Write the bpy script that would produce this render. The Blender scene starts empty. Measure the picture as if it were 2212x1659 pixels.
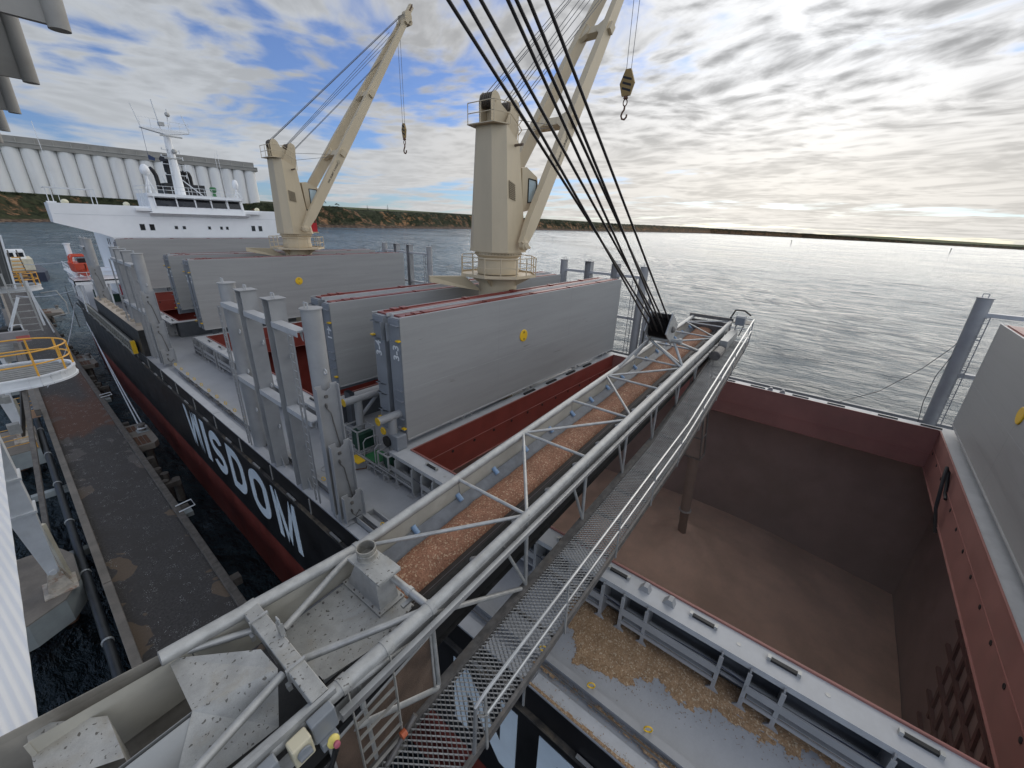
import bpy, bmesh, math, random
from mathutils import Vector, Matrix
R_ = math.radians
random.seed(7)
C = bpy.context.scene.collection
SC = bpy.context.scene
# ------------------------------------------------------------------ camera (at the origin; the sea lies 21 m below it)
SEA = -21.0
cd = bpy.data.cameras.new('camera'); cam = bpy.data.objects.new('camera', cd); C.objects.link(cam); SC.camera = cam
cd.sensor_width = 36; cd.lens = 880.05/2212*36; cd.clip_start = 0.05; cd.clip_end = 60000
AX = [(0.63280, -0.26387, 0.72797), (-0.77362, -0.25535, 0.57992), (0.03286, -0.93014, -0.36572)]
cam.matrix_world = Matrix([[AX[i][0], -AX[i][1], -AX[i][2], 0] for i in range(3)] + [[0, 0, 0, 1]])
# ------------------------------------------------------------------ light: thin bright overcast, low sun over the bay
SUN_EL, SUN_AZ = R_(17), R_(8)                      # azimuth measured from +X towards +Y
SUNDIR = Vector((math.cos(SUN_EL)*math.cos(SUN_AZ), math.cos(SUN_EL)*math.sin(SUN_AZ), math.sin(SUN_EL)))
ld = bpy.data.lights.new('sun', 'SUN'); ld.energy = 1.0; ld.angle = R_(75); ld.color = (1.0, .955, .88)
sun = bpy.data.objects.new('sun', ld); C.objects.link(sun); sun.rotation_euler = SUNDIR.to_track_quat('Z', 'Y').to_euler()
SC.view_settings.view_transform = 'Standard'; SC.view_settings.look = 'None'; SC.view_settings.gamma = 1
SC.view_settings.exposure = 0.75; SC.view_settings.use_curve_mapping = False
SC.cycles.max_bounces = 6; SC.cycles.diffuse_bounces = 4; SC.cycles.glossy_bounces = 3; SC.cycles.transparent_max_bounces = 12
SC.cycles.caustics_reflective = False; SC.cycles.caustics_refractive = False; SC.cycles.sample_clamp_indirect = 6
W = bpy.data.worlds.new('World'); SC.world = W; W.use_nodes = True

class NT:
    """small helper for node trees"""
    def __init__(s, t): s.t = t; t.nodes.clear()
    def n(s, kind, inp=None, **kw):
        nd = s.t.nodes.new(kind)
        for k, v in kw.items(): setattr(nd, k, v)
        for k, v in (inp or {}).items(): s.set(nd, k, v)
        return nd
    def set(s, nd, k, v):
        i = nd.inputs[k]
        if isinstance(v, bpy.types.NodeSocket): s.t.links.new(v, i)
        elif isinstance(v, bpy.types.Node): s.t.links.new(v.outputs[0], i)
        else:
            if i.type == 'RGBA' and len(v) == 3: v = (*v, 1)
            i.default_value = v
    def math(s, op, a, b=0.0, c=0.0, clamp=False):
        return s.n('ShaderNodeMath', {0: a, 1: b, 2: c}, operation=op, use_clamp=clamp).outputs[0]
    def vm(s, op, a, b=(0, 0, 0)):
        nd = s.n('ShaderNodeVectorMath', {0: a, 1: b}, operation=op)
        return nd.outputs['Value'] if op in ('DOT_PRODUCT', 'LENGTH') else nd.outputs[0]
    def mapr(s, v, a, b, c=0., d=1., smooth=True):
        return s.n('ShaderNodeMapRange', {0: v, 1: a, 2: b, 3: c, 4: d}, interpolation_type='SMOOTHSTEP' if smooth else 'LINEAR').outputs[0]
    def mix(s, f, a, b, blend='MIX'):
        nd = s.n('ShaderNodeMix', data_type='RGBA', blend_type=blend)
        for i, v in ((0, f), (6, a), (7, b)): s.set(nd, i, v)
        return nd.outputs[2]
    def noise(s, vec, scale, detail=3, rough=.5, dist=0.):
        return s.n('ShaderNodeTexNoise', {'Vector': vec, 'Scale': scale, 'Detail': detail, 'Roughness': rough, 'Distortion': dist}).outputs[0]
    def scale(s, vec, sc, loc=(0, 0, 0), rot=(0, 0, 0)):
        return s.n('ShaderNodeMapping', {'Vector': vec, 'Scale': sc, 'Location': loc, 'Rotation': rot}).outputs[0]

def build_world():
    k = NT(W.node_tree)
    sky = k.n('ShaderNodeTexSky', sky_type='NISHITA', sun_disc=False, sun_elevation=SUN_EL, sun_rotation=math.pi/2-SUN_AZ, air_density=1.0, dust_density=.4, ozone_density=2.0)
    d = k.n('ShaderNodeTexCoord').outputs['Generated']
    xyz = k.n('ShaderNodeSeparateXYZ', {0: d})
    z = xyz.outputs[2]
    zz = k.math('ADD', k.math('MAXIMUM', z, 0.0), 0.055)
    px, py = k.math('DIVIDE', xyz.outputs[0], zz), k.math('DIVIDE', xyz.outputs[1], zz)
    p = k.n('ShaderNodeCombineXYZ', {0: px, 1: py, 2: 0.0}).outputs[0]
    warp = k.noise(k.scale(p, (.6, .6, 1)), 1.0, 2)
    pw = k.vm('ADD', p, k.n('ShaderNodeCombineXYZ', {0: warp, 1: warp, 2: 0.0}).outputs[0])
    bands = k.noise(k.scale(pw, (.42, .17, 1), (3.1, 1.7, 0), (0, 0, .35)), 1.0, 4, .5)          # large sheets and gaps
    mid = k.noise(k.scale(pw, (1.25, 1.0, 1), (0, 0, 2), (0, 0, .45)), 1.0, 5, .55, .1)
    cn = k.noise(k.scale(pw, (6.6, 5.6, 1), (0, 0, 5), (0, 0, .5)), 1.0, 4, .55, .1)           # mackerel cells
    jit = k.n('ShaderNodeTexNoise', {'Vector': pw, 'Scale': 3.5, 'Detail': 3.0}).outputs['Color']
    vv = k.vm('ADD', k.scale(pw, (6.4, 5.2, 1), (0, 0, 5), (0, 0, .5)), k.n('ShaderNodeVectorMath', {0: jit, 'Scale': .9}, operation='SCALE').outputs[0])
    vor = k.n('ShaderNodeTexVoronoi', {'Vector': vv, 'Scale': 1.0, 'Smoothness': .75}, feature='SMOOTH_F1').outputs['Distance']
    cells = k.math('ADD', k.math('MULTIPLY', cn, .55), k.math('SUBTRACT', .44, k.math('MULTIPLY', vor, .55)))
    fine = k.noise(k.scale(pw, (14, 12, 1), (0, 0, 8), (0, 0, .5)), 1.0, 3, .6, .1)
    fade = k.mapr(z, .06, .30)                                                                     # cells melt together far away
    dens = k.math('ADD', k.math('ADD', k.math('MULTIPLY', bands, 1.05), k.math('MULTIPLY', mid, .55)), k.math('MULTIPLY', k.math('SUBTRACT', cells, .5), k.math('MULTIPLY', fade, .42)))
    low = k.mapr(z, .012, .10)                                                                       # a clear strip above the horizon
    sundot = k.math('MAXIMUM', k.vm('DOT_PRODUCT', d, tuple(SUNDIR)), 0.0)
    glow = k.math('POWER', sundot, 30.0); halo = k.math('POWER', sundot, 4.0)
    side = k.vm('DOT_PRODUCT', d, (.9, -.4, 0.0))                                                   # thicker sheet on the sunward side
    cover = k.math('ADD', k.math('ADD', dens, k.math('MULTIPLY', low, .09)), k.math('MULTIPLY', side, .06))
    cover = k.math('ADD', cover, k.math('MULTIPLY', halo, .15))
    alpha = k.mapr(cover, .765, .92, .12, 1.0)
    tex = k.math('ADD', k.math('ADD', k.math('MULTIPLY', mid, .45), k.math('MULTIPLY', cells, k.math('ADD', .18, k.math('MULTIPLY', fade, .42)))), k.math('MULTIPLY', fine, k.math('MULTIPLY', fade, .20)))
    tex = k.math('DIVIDE', tex, k.math('ADD', .63, k.math('MULTIPLY', fade, .62)))
    thick = k.mapr(tex, .40, .62)
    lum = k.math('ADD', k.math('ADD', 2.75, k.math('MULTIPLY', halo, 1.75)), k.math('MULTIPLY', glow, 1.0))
    back = k.math('MAXIMUM', k.vm('DOT_PRODUCT', d, (-.70, -.70, .14)), 0.0)                        # added fill: unseen sky behind the camera is brightened
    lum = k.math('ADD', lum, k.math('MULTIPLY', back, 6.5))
    shade = k.math('SUBTRACT', 1.22, k.math('MULTIPLY', thick, k.math('MULTIPLY', k.math('ADD', .30, k.math('MULTIPLY', halo, .48)), k.math('ADD', .45, k.math('MULTIPLY', fade, .55)))))
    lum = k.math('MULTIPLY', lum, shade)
    warm = k.math('MULTIPLY', k.mapr(z, .30, .03), k.math('ADD', .03, k.math('MULTIPLY', halo, .42)))
    ccol = k.mix(warm, k.mix(k.mapr(halo, .0, .45), (.93, .985, 1.06), (.98, .99, 1.01)), (1.10, .97, .76))
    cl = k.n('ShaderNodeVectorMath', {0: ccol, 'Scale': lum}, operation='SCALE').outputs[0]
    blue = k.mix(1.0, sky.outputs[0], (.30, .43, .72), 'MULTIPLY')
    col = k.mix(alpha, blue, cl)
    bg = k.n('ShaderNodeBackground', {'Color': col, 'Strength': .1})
    k.n('ShaderNodeOutputWorld', {'Surface': bg.outputs[0]})
build_world()

# ------------------------------------------------------------------ materials
MATS = {}
def mat(name, col, rough=.5, metal=0., var=.12, vscale=1.5, bump=0., bscale=30., dirt=0., dirtcol=(.16, .13, .10), dscale=.8, spot=0., spotcol=(.05, .045, .04), spscale=6., stretch=(1, 1, 1), spec=.5, fine=0.):
    if name in MATS: return MATS[name]
    m = bpy.data.materials.new(name); m.use_nodes = True; k = NT(m.node_tree); MATS[name] = m
    co = k.scale(k.n('ShaderNodeNewGeometry').outputs['Position'], stretch)
    n1 = k.noise(co, vscale, 5, .6)
    lo = tuple(max(0, c*(1-var)) for c in col); hi = tuple(min(1, c*(1+var)) for c in col)
    c = k.mix(k.mapr(n1, .3, .7), lo, hi)
    if fine:
        n4 = k.noise(co, vscale*22, 3, .7); c = k.mix(k.mapr(n4, .3, .7), c, k.mix(1.0, c, (1-fine,)*3, 'MULTIPLY'))
    if dirt:
        n2 = k.noise(co, dscale, 6, .65, .4); c = k.mix(k.math('MULTIPLY', k.mapr(n2, .5, .72), dirt), c, dirtcol)
    if spot:
        n3 = k.noise(co, spscale, 2, .4, .3); c = k.mix(k.mapr(n3, 1-.38*spot-.02, 1-.38*spot+.02), c, spotcol)
    pb = k.n('ShaderNodeBsdfPrincipled', {'Base Color': c, 'Roughness': k.mapr(n1, .2, .8, max(.02, rough-.08), min(1, rough+.1)), 'Metallic': metal, 'Specular IOR Level': spec})
    if bump:
        b = k.n('ShaderNodeBump', {'Strength': bump, 'Distance': .02, 'Height': k.noise(co, bscale, 4, .6)}); k.set(pb, 'Normal', b.outputs[0])
    k.n('ShaderNodeOutputMaterial', {'Surface': pb.outputs[0]})
    return m

G_PANEL = mat('grey hatch paint', (.325, .323, .316), .48, var=.06, vscale=.7, stretch=(.25, 1, 3.5), dirt=.2, dirtcol=(.25, .247, .237), dscale=.6, fine=.05, spot=.62, spotcol=(.24, .235, .22), spscale=2.2)
G_END = mat('grey end paint', (.23, .245, .265), .5, var=.08, vscale=1.2)
G_DECK = mat('grey deck paint', (.37, .375, .385), .42, var=.07, vscale=.8, dirt=.22, dirtcol=(.27, .27, .28), dscale=.6, bump=.06, bscale=25, fine=.06)
G_STEEL = mat('grey post paint', (.32, .32, .32), .45, var=.08, vscale=1.3, dirt=.12, dirtcol=(.2, .2, .2))
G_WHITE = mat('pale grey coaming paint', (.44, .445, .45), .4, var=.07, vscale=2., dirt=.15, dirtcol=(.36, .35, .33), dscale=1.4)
G_DARK = mat('shadow dark coaming grey', (.10, .108, .118), .55, var=.15)  # dark tone carries the shadow behind the coaming stays
BLACK = mat('black hull paint', (.011, .011, .012), .38, var=.3, vscale=.5, dirt=.12, dirtcol=(.03, .028, .026), dscale=.4, spec=.4)
RED_HULL = mat('red boot paint', (.13, .022, .014), .5, var=.2, vscale=.5, dirt=.3, dirtcol=(.05, .015, .012))
RED_OX = mat('red oxide paint', (.20, .040, .030), .42, var=.10, vscale=1.0, dirt=.14, dirtcol=(.10, .03, .024))
RED_DUST = mat('dusty red hold paint', (.28, .125, .105), .65, var=.12, vscale=.5, dirt=.3, dirtcol=(.20, .12, .095), dscale=.3)
HOLD = mat('dark hold paint', (.27, .185, .165), .7, var=.15, vscale=.4, dirt=.35, dirtcol=(.15, .105, .085), dscale=.25)
CREAM = mat('cream crane paint', (.56, .46, .31), .5, var=.05, vscale=.8, dirt=.10, dirtcol=(.36, .29, .19), dscale=.5, stretch=(1, 1, .4))
CREAM_D = mat('dull cream paint', (.40, .34, .235), .55, var=.1)
WHITE = mat('white house paint', (.82, .83, .84), .4, var=.04, vscale=.4, dirt=.06, dirtcol=(.6, .6, .58))
WHITE2 = mat('white steel paint', (.66, .68, .70), .4, var=.08, vscale=1.5, dirt=.15, dirtcol=(.42, .39, .34))
GALV = mat('galvanised steel', (.43, .43, .415), .42, metal=.35, var=.14, vscale=4., dirt=.3, dirtcol=(.30, .285, .255), dscale=2.2, bump=.05, bscale=60, spot=.5, spotcol=(.13, .12, .11), spscale=9., fine=.1)
GALV_SPOT = mat('spotted galvanised sheet', (.42, .415, .39), .5, metal=.25, var=.14, vscale=3.5, dirt=.5, dirtcol=(.33, .29, .22), dscale=1.8, spot=.85, spotcol=(.13, .12, .105), spscale=17., fine=.15)
GALV_D = mat('weathered dark steel', (.165, .155, .145), .55, metal=.3, var=.25, vscale=5., dirt=.4, dirtcol=(.22, .18, .14), dscale=3., fine=.2)
CHUTE = mat('smooth chute steel', (.30, .305, .30), .4, metal=.5, var=.1, dirt=.2, dirtcol=(.3, .26, .2))
BRIGHT = mat('bright aluminium tube', (.62, .62, .61), .3, metal=.75, var=.08, dirt=.1)
TIN_CREAM = mat('cream windboard sheet', (.40, .38, .325), .5, var=.1, dirt=.35, dirtcol=(.22, .19, .14), dscale=1.)
BELT = mat('grey belt rubber', (.14, .15, .165), .42, var=.2, vscale=3, dirt=.25, dirtcol=(.2, .19, .17))
BELT_D = mat('black belt rubber', (.02, .019, .018), .5, var=.4, vscale=8, spot=.55, spotcol=(.2, .15, .1), spscale=14)
BLUE = mat('pale blue roller', (.22, .33, .48), .4)
YELLOW = mat('yellow paint', (.78, .48, .02), .45, var=.06)
YEL_RAIL = mat('yellow rail paint', (.70, .36, .05), .45, var=.15, dirt=.2, dirtcol=(.35, .16, .05), dscale=2)
ORANGE = mat('orange boat plastic', (.60, .075, .03), .4, var=.06)
REDP = mat('bright red paint', (.50, .01, .018), .4, var=.1)
GREEN = mat('green deck paint', (.03, .16, .055), .5, var=.15)
GREEN_D = mat('dark green cloth', (.012, .05, .032), .6, var=.3)
DARK = mat('black rubber', (.012, .012, .013), .55, var=.3)
GLASS_D = mat('dark window glass', (.015, .017, .02), .12, var=.3, spec=.6)
GLASS_L = mat('pale window glass', (.45, .55, .58), .1, var=.05, spec=.7)
ROPE = mat('pale mooring rope', (.55, .57, .6), .8, var=.15)
CABLE = mat('greased wire rope', (.022, .019, .018), .5, var=.3)
WIRE = mat('grey wire rope', (.10, .10, .11), .5)
RUSTY = mat('rusty steel', (.12, .06, .035), .75, var=.4, vscale=4, dirt=.4, dirtcol=(.2, .09, .04))
CONC = mat('weathered concrete', (.23, .205, .175), .8, var=.18, vscale=1.0, dirt=.4, dirtcol=(.15, .13, .11), dscale=.7, bump=.2, bscale=12, fine=.15)
CONC_P = mat('painted concrete side', (.30, .33, .33), .75, var=.12, vscale=1., dirt=.25, dirtcol=(.2, .2, .19))
TIMBER = mat('old wharf timber', (.13, .115, .10), .8, var=.3, vscale=3, bump=.2, bscale=15, fine=.2)
PIPE_K = mat('black wharf pipe', (.03, .034, .038), .45, var=.3, vscale=2)
SCREEN = mat('brown mesh guard', (.10, .065, .045), .7, var=.3, vscale=2., bump=.8, bscale=55, dirt=.5, dirtcol=(.25, .18, .13), dscale=1.2)
LETTER = mat('pale blue white lettering', (.62, .70, .76), .45, var=.04)
TXT = mat('white stencil paint', (.75, .76, .76), .5, var=.04)
TXT_D = mat('dark stencil paint', (.10, .085, .06), .5)
GLOSSGREY = mat('electric box grey', (.22, .235, .25), .4, var=.06)
IVORY = mat('ivory switch box', (.55, .50, .36), .45, var=.06)
PINK = mat('faded red button', (.42, .10, .14), .5)

# ------------------------------------------------------------------ mesh building
ORG = {}
class MB:
    def __init__(s): s.v = []; s.f = []
    def add(s, vs, fs):
        o = len(s.v); s.v += [Vector(p) for p in vs]; s.f += [tuple(i+o for i in f) for f in fs]; return s
    def box(s, c, size, ax=None):
        c = Vector(c); a = [Vector(x)*(d/2) for x, d in zip(ax or ((1, 0, 0), (0, 1, 0), (0, 0, 1)), size)]
        vs = [c+i*a[0]+j*a[1]+k*a[2] for k in (-1, 1) for j in (-1, 1) for i in (-1, 1)]
        return s.add(vs, [(0, 2, 3, 1), (4, 5, 7, 6), (0, 1, 5, 4), (2, 6, 7, 3), (0, 4, 6, 2), (1, 3, 7, 5)])
    def b2(s, lo, hi): return s.box([(a+b)/2 for a, b in zip(lo, hi)], [abs(b-a) for a, b in zip(lo, hi)])
    def beam(s, p, q, w, h=None, up=(0, 0, 1), w2=None, h2=None):
        p, q = Vector(p), Vector(q); d = (q-p).normalized(); h = h or w
        x = d.cross(Vector(up))
        if x.length < 1e-4: x = d.cross(Vector((1, 0, 0)))
        x.normalize(); y = x.cross(d).normalized(); w2 = w2 or w; h2 = h2 or h
        vs = []
        for c, a, b in ((p, w, h), (q, w2, h2)): vs += [c+x*i*a/2+y*j*b/2 for i, j in ((-1, -1), (1, -1), (1, 1), (-1, 1))]
        return s.add(vs, [(3, 2, 1, 0), (4, 5, 6, 7), (0, 1, 5, 4), (1, 2, 6, 5), (2, 3, 7, 6), (3, 0, 4, 7)])
    def tube(s, p, q, r, n=10, r2=None, cap=True):
        p, q = Vector(p), Vector(q); d = (q-p).normalized(); r2 = r if r2 is None else r2
        x = d.cross(Vector((0, 0, 1)))
        if x.length < 1e-3: x = Vector((1, 0, 0))
        x.normalize(); y = d.cross(x)
        vs = [c+(x*math.cos(2*math.pi*i/n)+y*math.sin(2*math.pi*i/n))*rr for c, rr in ((p, r), (q, r2)) for i in range(n)]
        fs = [(i, (i+1) % n, n+(i+1) % n, n+i) for i in range(n)]
        if cap: fs += [tuple(range(n-1, -1, -1)), tuple(range(n, 2*n))]
        return s.add(vs, fs)
    def path(s, pts, r, n=8):
        pts = [Vector(p) for p in pts]
        x = None; vs = []
        for i, p in enumerate(pts):
            d = (pts[min(i+1, len(pts)-1)]-pts[max(i-1, 0)]).normalized()
            if x is None:
                x = d.cross(Vector((0, 0, 1)));  x = x if x.length > 1e-3 else Vector((1, 0, 0))
            x = (x-d*x.dot(d)).normalized(); y = d.cross(x)
            vs += [p+(x*math.cos(2*math.pi*j/n)+y*math.sin(2*math.pi*j/n))*r for j in range(n)]
        m = len(pts)
        fs = [(i*n+j, i*n+(j+1) % n, (i+1)*n+(j+1) % n, (i+1)*n+j) for i in range(m-1) for j in range(n)]
        return s.add(vs, fs+[tuple(range(n-1, -1, -1)), tuple(range((m-1)*n, m*n))])
    def prism(s, poly, vec):
        vec = Vector(vec); n = len(poly); a = [Vector(p) for p in poly]
        return s.add(a+[p+vec for p in a], [tuple(range(n-1, -1, -1)), tuple(range(n, 2*n))]+[(i, (i+1) % n, n+(i+1) % n, n+i) for i in range(n)])
    def lathe(s, c, prof, n=20, ax=(0, 0, 1)):
        c = Vector(c); a = Vector(ax).normalized(); x = a.orthogonal().normalized(); y = a.cross(x)
        vs = [c+a*z+(x*math.cos(2*math.pi*i/n)+y*math.sin(2*math.pi*i/n))*r for r, z in prof for i in range(n)]
        m = len(prof)
        fs = [(k*n+i, k*n+(i+1) % n, (k+1)*n+(i+1) % n, (k+1)*n+i) for k in range(m-1) for i in range(n)]
        return s.add(vs, fs+[tuple(range(n-1, -1, -1)), tuple(range((m-1)*n, m*n))])
    def grid(s, fn, nu, nv):
        vs = [fn(i/nu, j/nv) for j in range(nv+1) for i in range(nu+1)]
        return s.add(vs, [(j*(nu+1)+i, j*(nu+1)+i+1, (j+1)*(nu+1)+i+1, (j+1)*(nu+1)+i) for j in range(nv) for i in range(nu)])
    def ball(s, c, r, n=10, sq=(1, 1, 1)):
        m = n//2+1; c = Vector(c)
        vs = [c+Vector((r*sq[0]*math.sin(math.pi*j/m)*math.cos(2*math.pi*i/n), r*sq[1]*math.sin(math.pi*j/m)*math.sin(2*math.pi*i/n), r*sq[2]*math.cos(math.pi*j/m))) for j in range(m+1) for i in range(n)]
        return s.add(vs, [(j*n+i, j*n+(i+1) % n, (j+1)*n+(i+1) % n, (j+1)*n+i) for j in range(m) for i in range(n)])
    def torus(s, c, r, rr, ax=(0, 0, 1), n=14, m=6):
        c = Vector(c); a = Vector(ax).normalized(); x = a.orthogonal().normalized(); y = a.cross(x); vs = []
        for i in range(n):
            d = x*math.cos(2*math.pi*i/n)+y*math.sin(2*math.pi*i/n); vs += [c+d*(r+rr*math.cos(2*math.pi*j/m))+a*rr*math.sin(2*math.pi*j/m) for j in range(m)]
        return s.add(vs, [(i*m+j, i*m+(j+1) % m, ((i+1) % n)*m+(j+1) % m, ((i+1) % n)*m+j) for i in range(n) for j in range(m)])
    def each(s, name, m, parent, smooth=False, bevel=0.):
        """one object for every separate piece"""
        up = list(range(len(s.v)))
        def root(i):
            while up[i] != i: up[i] = up[up[i]]; i = up[i]
            return i
        for f in s.f:
            for i in f[1:]: up[root(i)] = root(f[0])
        gr = {}
        for f in s.f: gr.setdefault(root(f[0]), []).append(f)
        for fs in gr.values():
            ids = sorted({i for f in fs for i in f}); mp = {i: k for k, i in enumerate(ids)}
            q = MB(); q.v = [s.v[i] for i in ids]; q.f = [tuple(mp[i] for i in f) for f in fs]; q.build(name, m, parent, smooth, bevel)
    def build(s, name, m, parent=None, smooth=False, bevel=0., at=None):
        me = bpy.data.meshes.new(name); o = bpy.data.objects.new(name, me); C.objects.link(o)
        org = ORG.get(parent, Vector((0, 0, 0))) if parent else Vector(at or (0, 0, 0))
        me.from_pydata([p-org for p in s.v], [], s.f)
        bm = bmesh.new(); bm.from_mesh(me); bmesh.ops.recalc_face_normals(bm, faces=bm.faces); bm.to_mesh(me); bm.free()
        for mm in (m if isinstance(m, (list, tuple)) else [m]): me.materials.append(mm)
        if smooth:
            me.polygons.foreach_set('use_smooth', [True]*len(me.polygons)); me.set_sharp_from_angle(angle=R_(40))
        if bevel:
            b = o.modifiers.new('edge', 'BEVEL'); b.width = bevel; b.segments = 2; b.limit_method = 'ANGLE'; b.angle_limit = R_(40)
        if parent: o.parent = parent; ORG[o] = org
        else: o.location = org; ORG[o] = org
        return o
def tag(o, label=None, cat=None, group=None, kind=None):
    for k_, v_ in (('label', label), ('category', cat), ('group', group), ('kind', kind)):
        if v_: o[k_] = v_
    return o
def thing(name, label, cat, loc, group=None, kind=None):
    o = bpy.data.objects.new(name, None); C.objects.link(o); o.location = loc; ORG[o] = Vector(loc); o.empty_display_size = .3
    return tag(o, label, cat, group, kind or 'thing')
def copy_tree(o, parent=None):
    c = o.copy(); C.objects.link(c); c.parent = parent
    for ch in list(o.children): copy_tree(ch, c)
    return c
def dup(o, loc, label, group=None, rz=0):
    c = copy_tree(o); c.location = loc; c.rotation_euler = (0, 0, rz); ORG[c] = Vector(loc); c['label'] = label
    if group: c['group'] = group
    return c
def text(string, name, m, org, xd, yd, size, parent, sx=1.):
    cu = bpy.data.curves.new(name, 'FONT'); cu.body = string; cu.size = size; cu.extrude = .004; cu.align_x = 'CENTER'; cu.align_y = 'CENTER'
    cu.offset = size*.022
    tmp = bpy.data.objects.new(name, cu); C.objects.link(tmp)
    me = bpy.data.meshes.new_from_object(tmp.evaluated_get(bpy.context.evaluated_depsgraph_get()))
    bpy.data.objects.remove(tmp); bpy.data.curves.remove(cu)
    xd, yd = Vector(xd).normalized(), Vector(yd).normalized(); zd = xd.cross(yd); o_ = ORG.get(parent, Vector())
    M = Matrix(((xd.x*sx, yd.x, zd.x, 0), (xd.y*sx, yd.y, zd.y, 0), (xd.z*sx, yd.z, zd.z, 0), (0, 0, 0, 1)))
    me.transform(Matrix.Translation(Vector(org)-o_) @ M); me.materials.clear(); me.materials.append(m); me.name = name
    o = bpy.data.objects.new(name, me); C.objects.link(o); o.parent = parent; ORG[o] = o_
    return o
def sag(p, q, drop, n=14):
    p, q = Vector(p), Vector(q)
    return [p.lerp(q, i/n)-Vector((0, 0, drop*4*(i/n)*(1-i/n))) for i in range(n+1)]
# ------------------------------------------------------------------ sea
TA, TB = -0.0056349, 0.0098593
def seaz(x, y): return SEA+TA*x+TB*y
def sea_mat():
    m = bpy.data.materials.new('bay water'); m.use_nodes = True; k = NT(m.node_tree)
    pos = k.n('ShaderNodeNewGeometry').outputs['Position']
    far = k.mapr(k.vm('LENGTH', pos), 60, 900)
    w1 = k.noise(k.scale(pos, (.24, .085, 1), rot=(0, 0, .5)), 1, 3, .6, .3)
    w2 = k.noise(k.scale(pos, (1.15, .5, 1), rot=(0, 0, .35)), 1, 5, .65, .4)
    w3 = k.noise(k.scale(pos, (.055, .022, 1), rot=(0, 0, .6)), 1, 4, .6)
    h = k.math('ADD', k.math('ADD', k.math('ADD', k.math('MULTIPLY', w1, 3.0), k.math('MULTIPLY', w2, 1.1)), k.math('MULTIPLY', k.noise(k.scale(pos, (2.6, 1.3, 1), rot=(0, 0, .4)), 1, 3, .6), .34)), k.math('MULTIPLY', w3, k.math('ADD', 2.0, k.math('MULTIPLY', far, 5.0))))
    b = k.n('ShaderNodeBump', {'Strength': 1.0, 'Distance': 1.0, 'Height': h})
    gust = k.noise(k.scale(pos, (.012, .004, 1), rot=(0, 0, .5)), 1, 4, .6)
    c = k.mix(k.mapr(gust, .35, .65), (.066, .110, .145), (.095, .148, .182))
    c = k.mix(k.mapr(k.n('ShaderNodeLayerWeight', {'Blend': .5}).outputs['Facing'], .45, .95), (.006, .012, .016), c)   # sky sheen painted into the base colour at grazing angles, near black from above
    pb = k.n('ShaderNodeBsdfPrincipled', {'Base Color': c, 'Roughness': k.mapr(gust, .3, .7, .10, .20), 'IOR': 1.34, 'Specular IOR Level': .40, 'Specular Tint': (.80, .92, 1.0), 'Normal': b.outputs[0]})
    k.n('ShaderNodeOutputMaterial', {'Surface': pb.outputs[0]})
    return m
s = MB()
from mathutils import noise as wn
xs = sorted(set([-3000+28000*i/24 for i in range(25)]+[-110+3.2*i for i in range(150)]+[6.5, 34.7])); yy = sorted(set([-16000+32000*i/24 for i in range(25)]+[-90+3.2*i for i in range(250)]+[-24.0, 84.0]))
def wave(x, y):
    f = min(1, max(0, (x+105)/30), max(0, (365-x)/60))*min(1, max(0, (y+85)/30), max(0, (705-y)/60))
    if f <= 0: return 0
    return f*(.42*wn.noise((x*.11+y*.05, y*.055-x*.02, 0))+.26*wn.noise((x*.23+y*.09, y*.12-x*.05, 5)))
vs = [(x, y, seaz(x, y)+wave(x, y)) for y in yy for x in xs]; nx = len(xs)
s.add(vs, [(j*nx+i, j*nx+i+1, (j+1)*nx+i+1, (j+1)*nx+i) for j in range(len(yy)-1) for i in range(nx-1) if not (xs[i] >= 6.5 and xs[i+1] <= 34.7 and yy[j] >= -24 and yy[j+1] <= 84)])
o = s.build('sea', sea_mat(), at=(0, 0, SEA), smooth=True); tag(o, 'rippled silver blue sea filling the bay', 'sea', kind='structure')
# ------------------------------------------------------------------ coast: waterline (x, y, z) and the height of the cliff top
COAST = [(-340, 430, -18.0, 13), (-180, 500, -16.5, 14), (-60, 560, -15.5, 14), (15, 646, -14.7, 14.5), (89, 728, -14.3, 14), (190, 763, -14.5, 13.6), (269, 713, -15.5, 16), (322, 709, -15.8, 18.8), (363, 713, -16, 19.3), (419, 722, -16.2, 19.5), (470, 735, -16.4, 15.4), (618, 784, -16.8, 15.7), (894, 876, -17.4, 20.6), (1469, 1019, -19.2, 21.7), (2080, 1087, -22, 19.4), (3440, 1381, -26.8, 28.2), (6000, 1800, -38, 40), (7913, 2066, -45.2, 42.9), (9017, 865, -63.3, 15), (7599, -456, -68.3, -35.8), (5338, -1022, -61.2, -37.7), (4547, -1112, -57.6, -38.8), (3900, -1500, -57, -38)]
from mathutils import noise as mnoise
def dens(pts, step):
    out = []
    for a, b in zip(pts, pts[1:]):
        L = math.dist(a[:2], b[:2]); n = max(1, int(L/(step+L*.02)))
        out += [tuple(p+(q-p)*i/n for p, q in zip(a, b)) for i in range(n)]
    return out+[pts[-1]]
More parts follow.
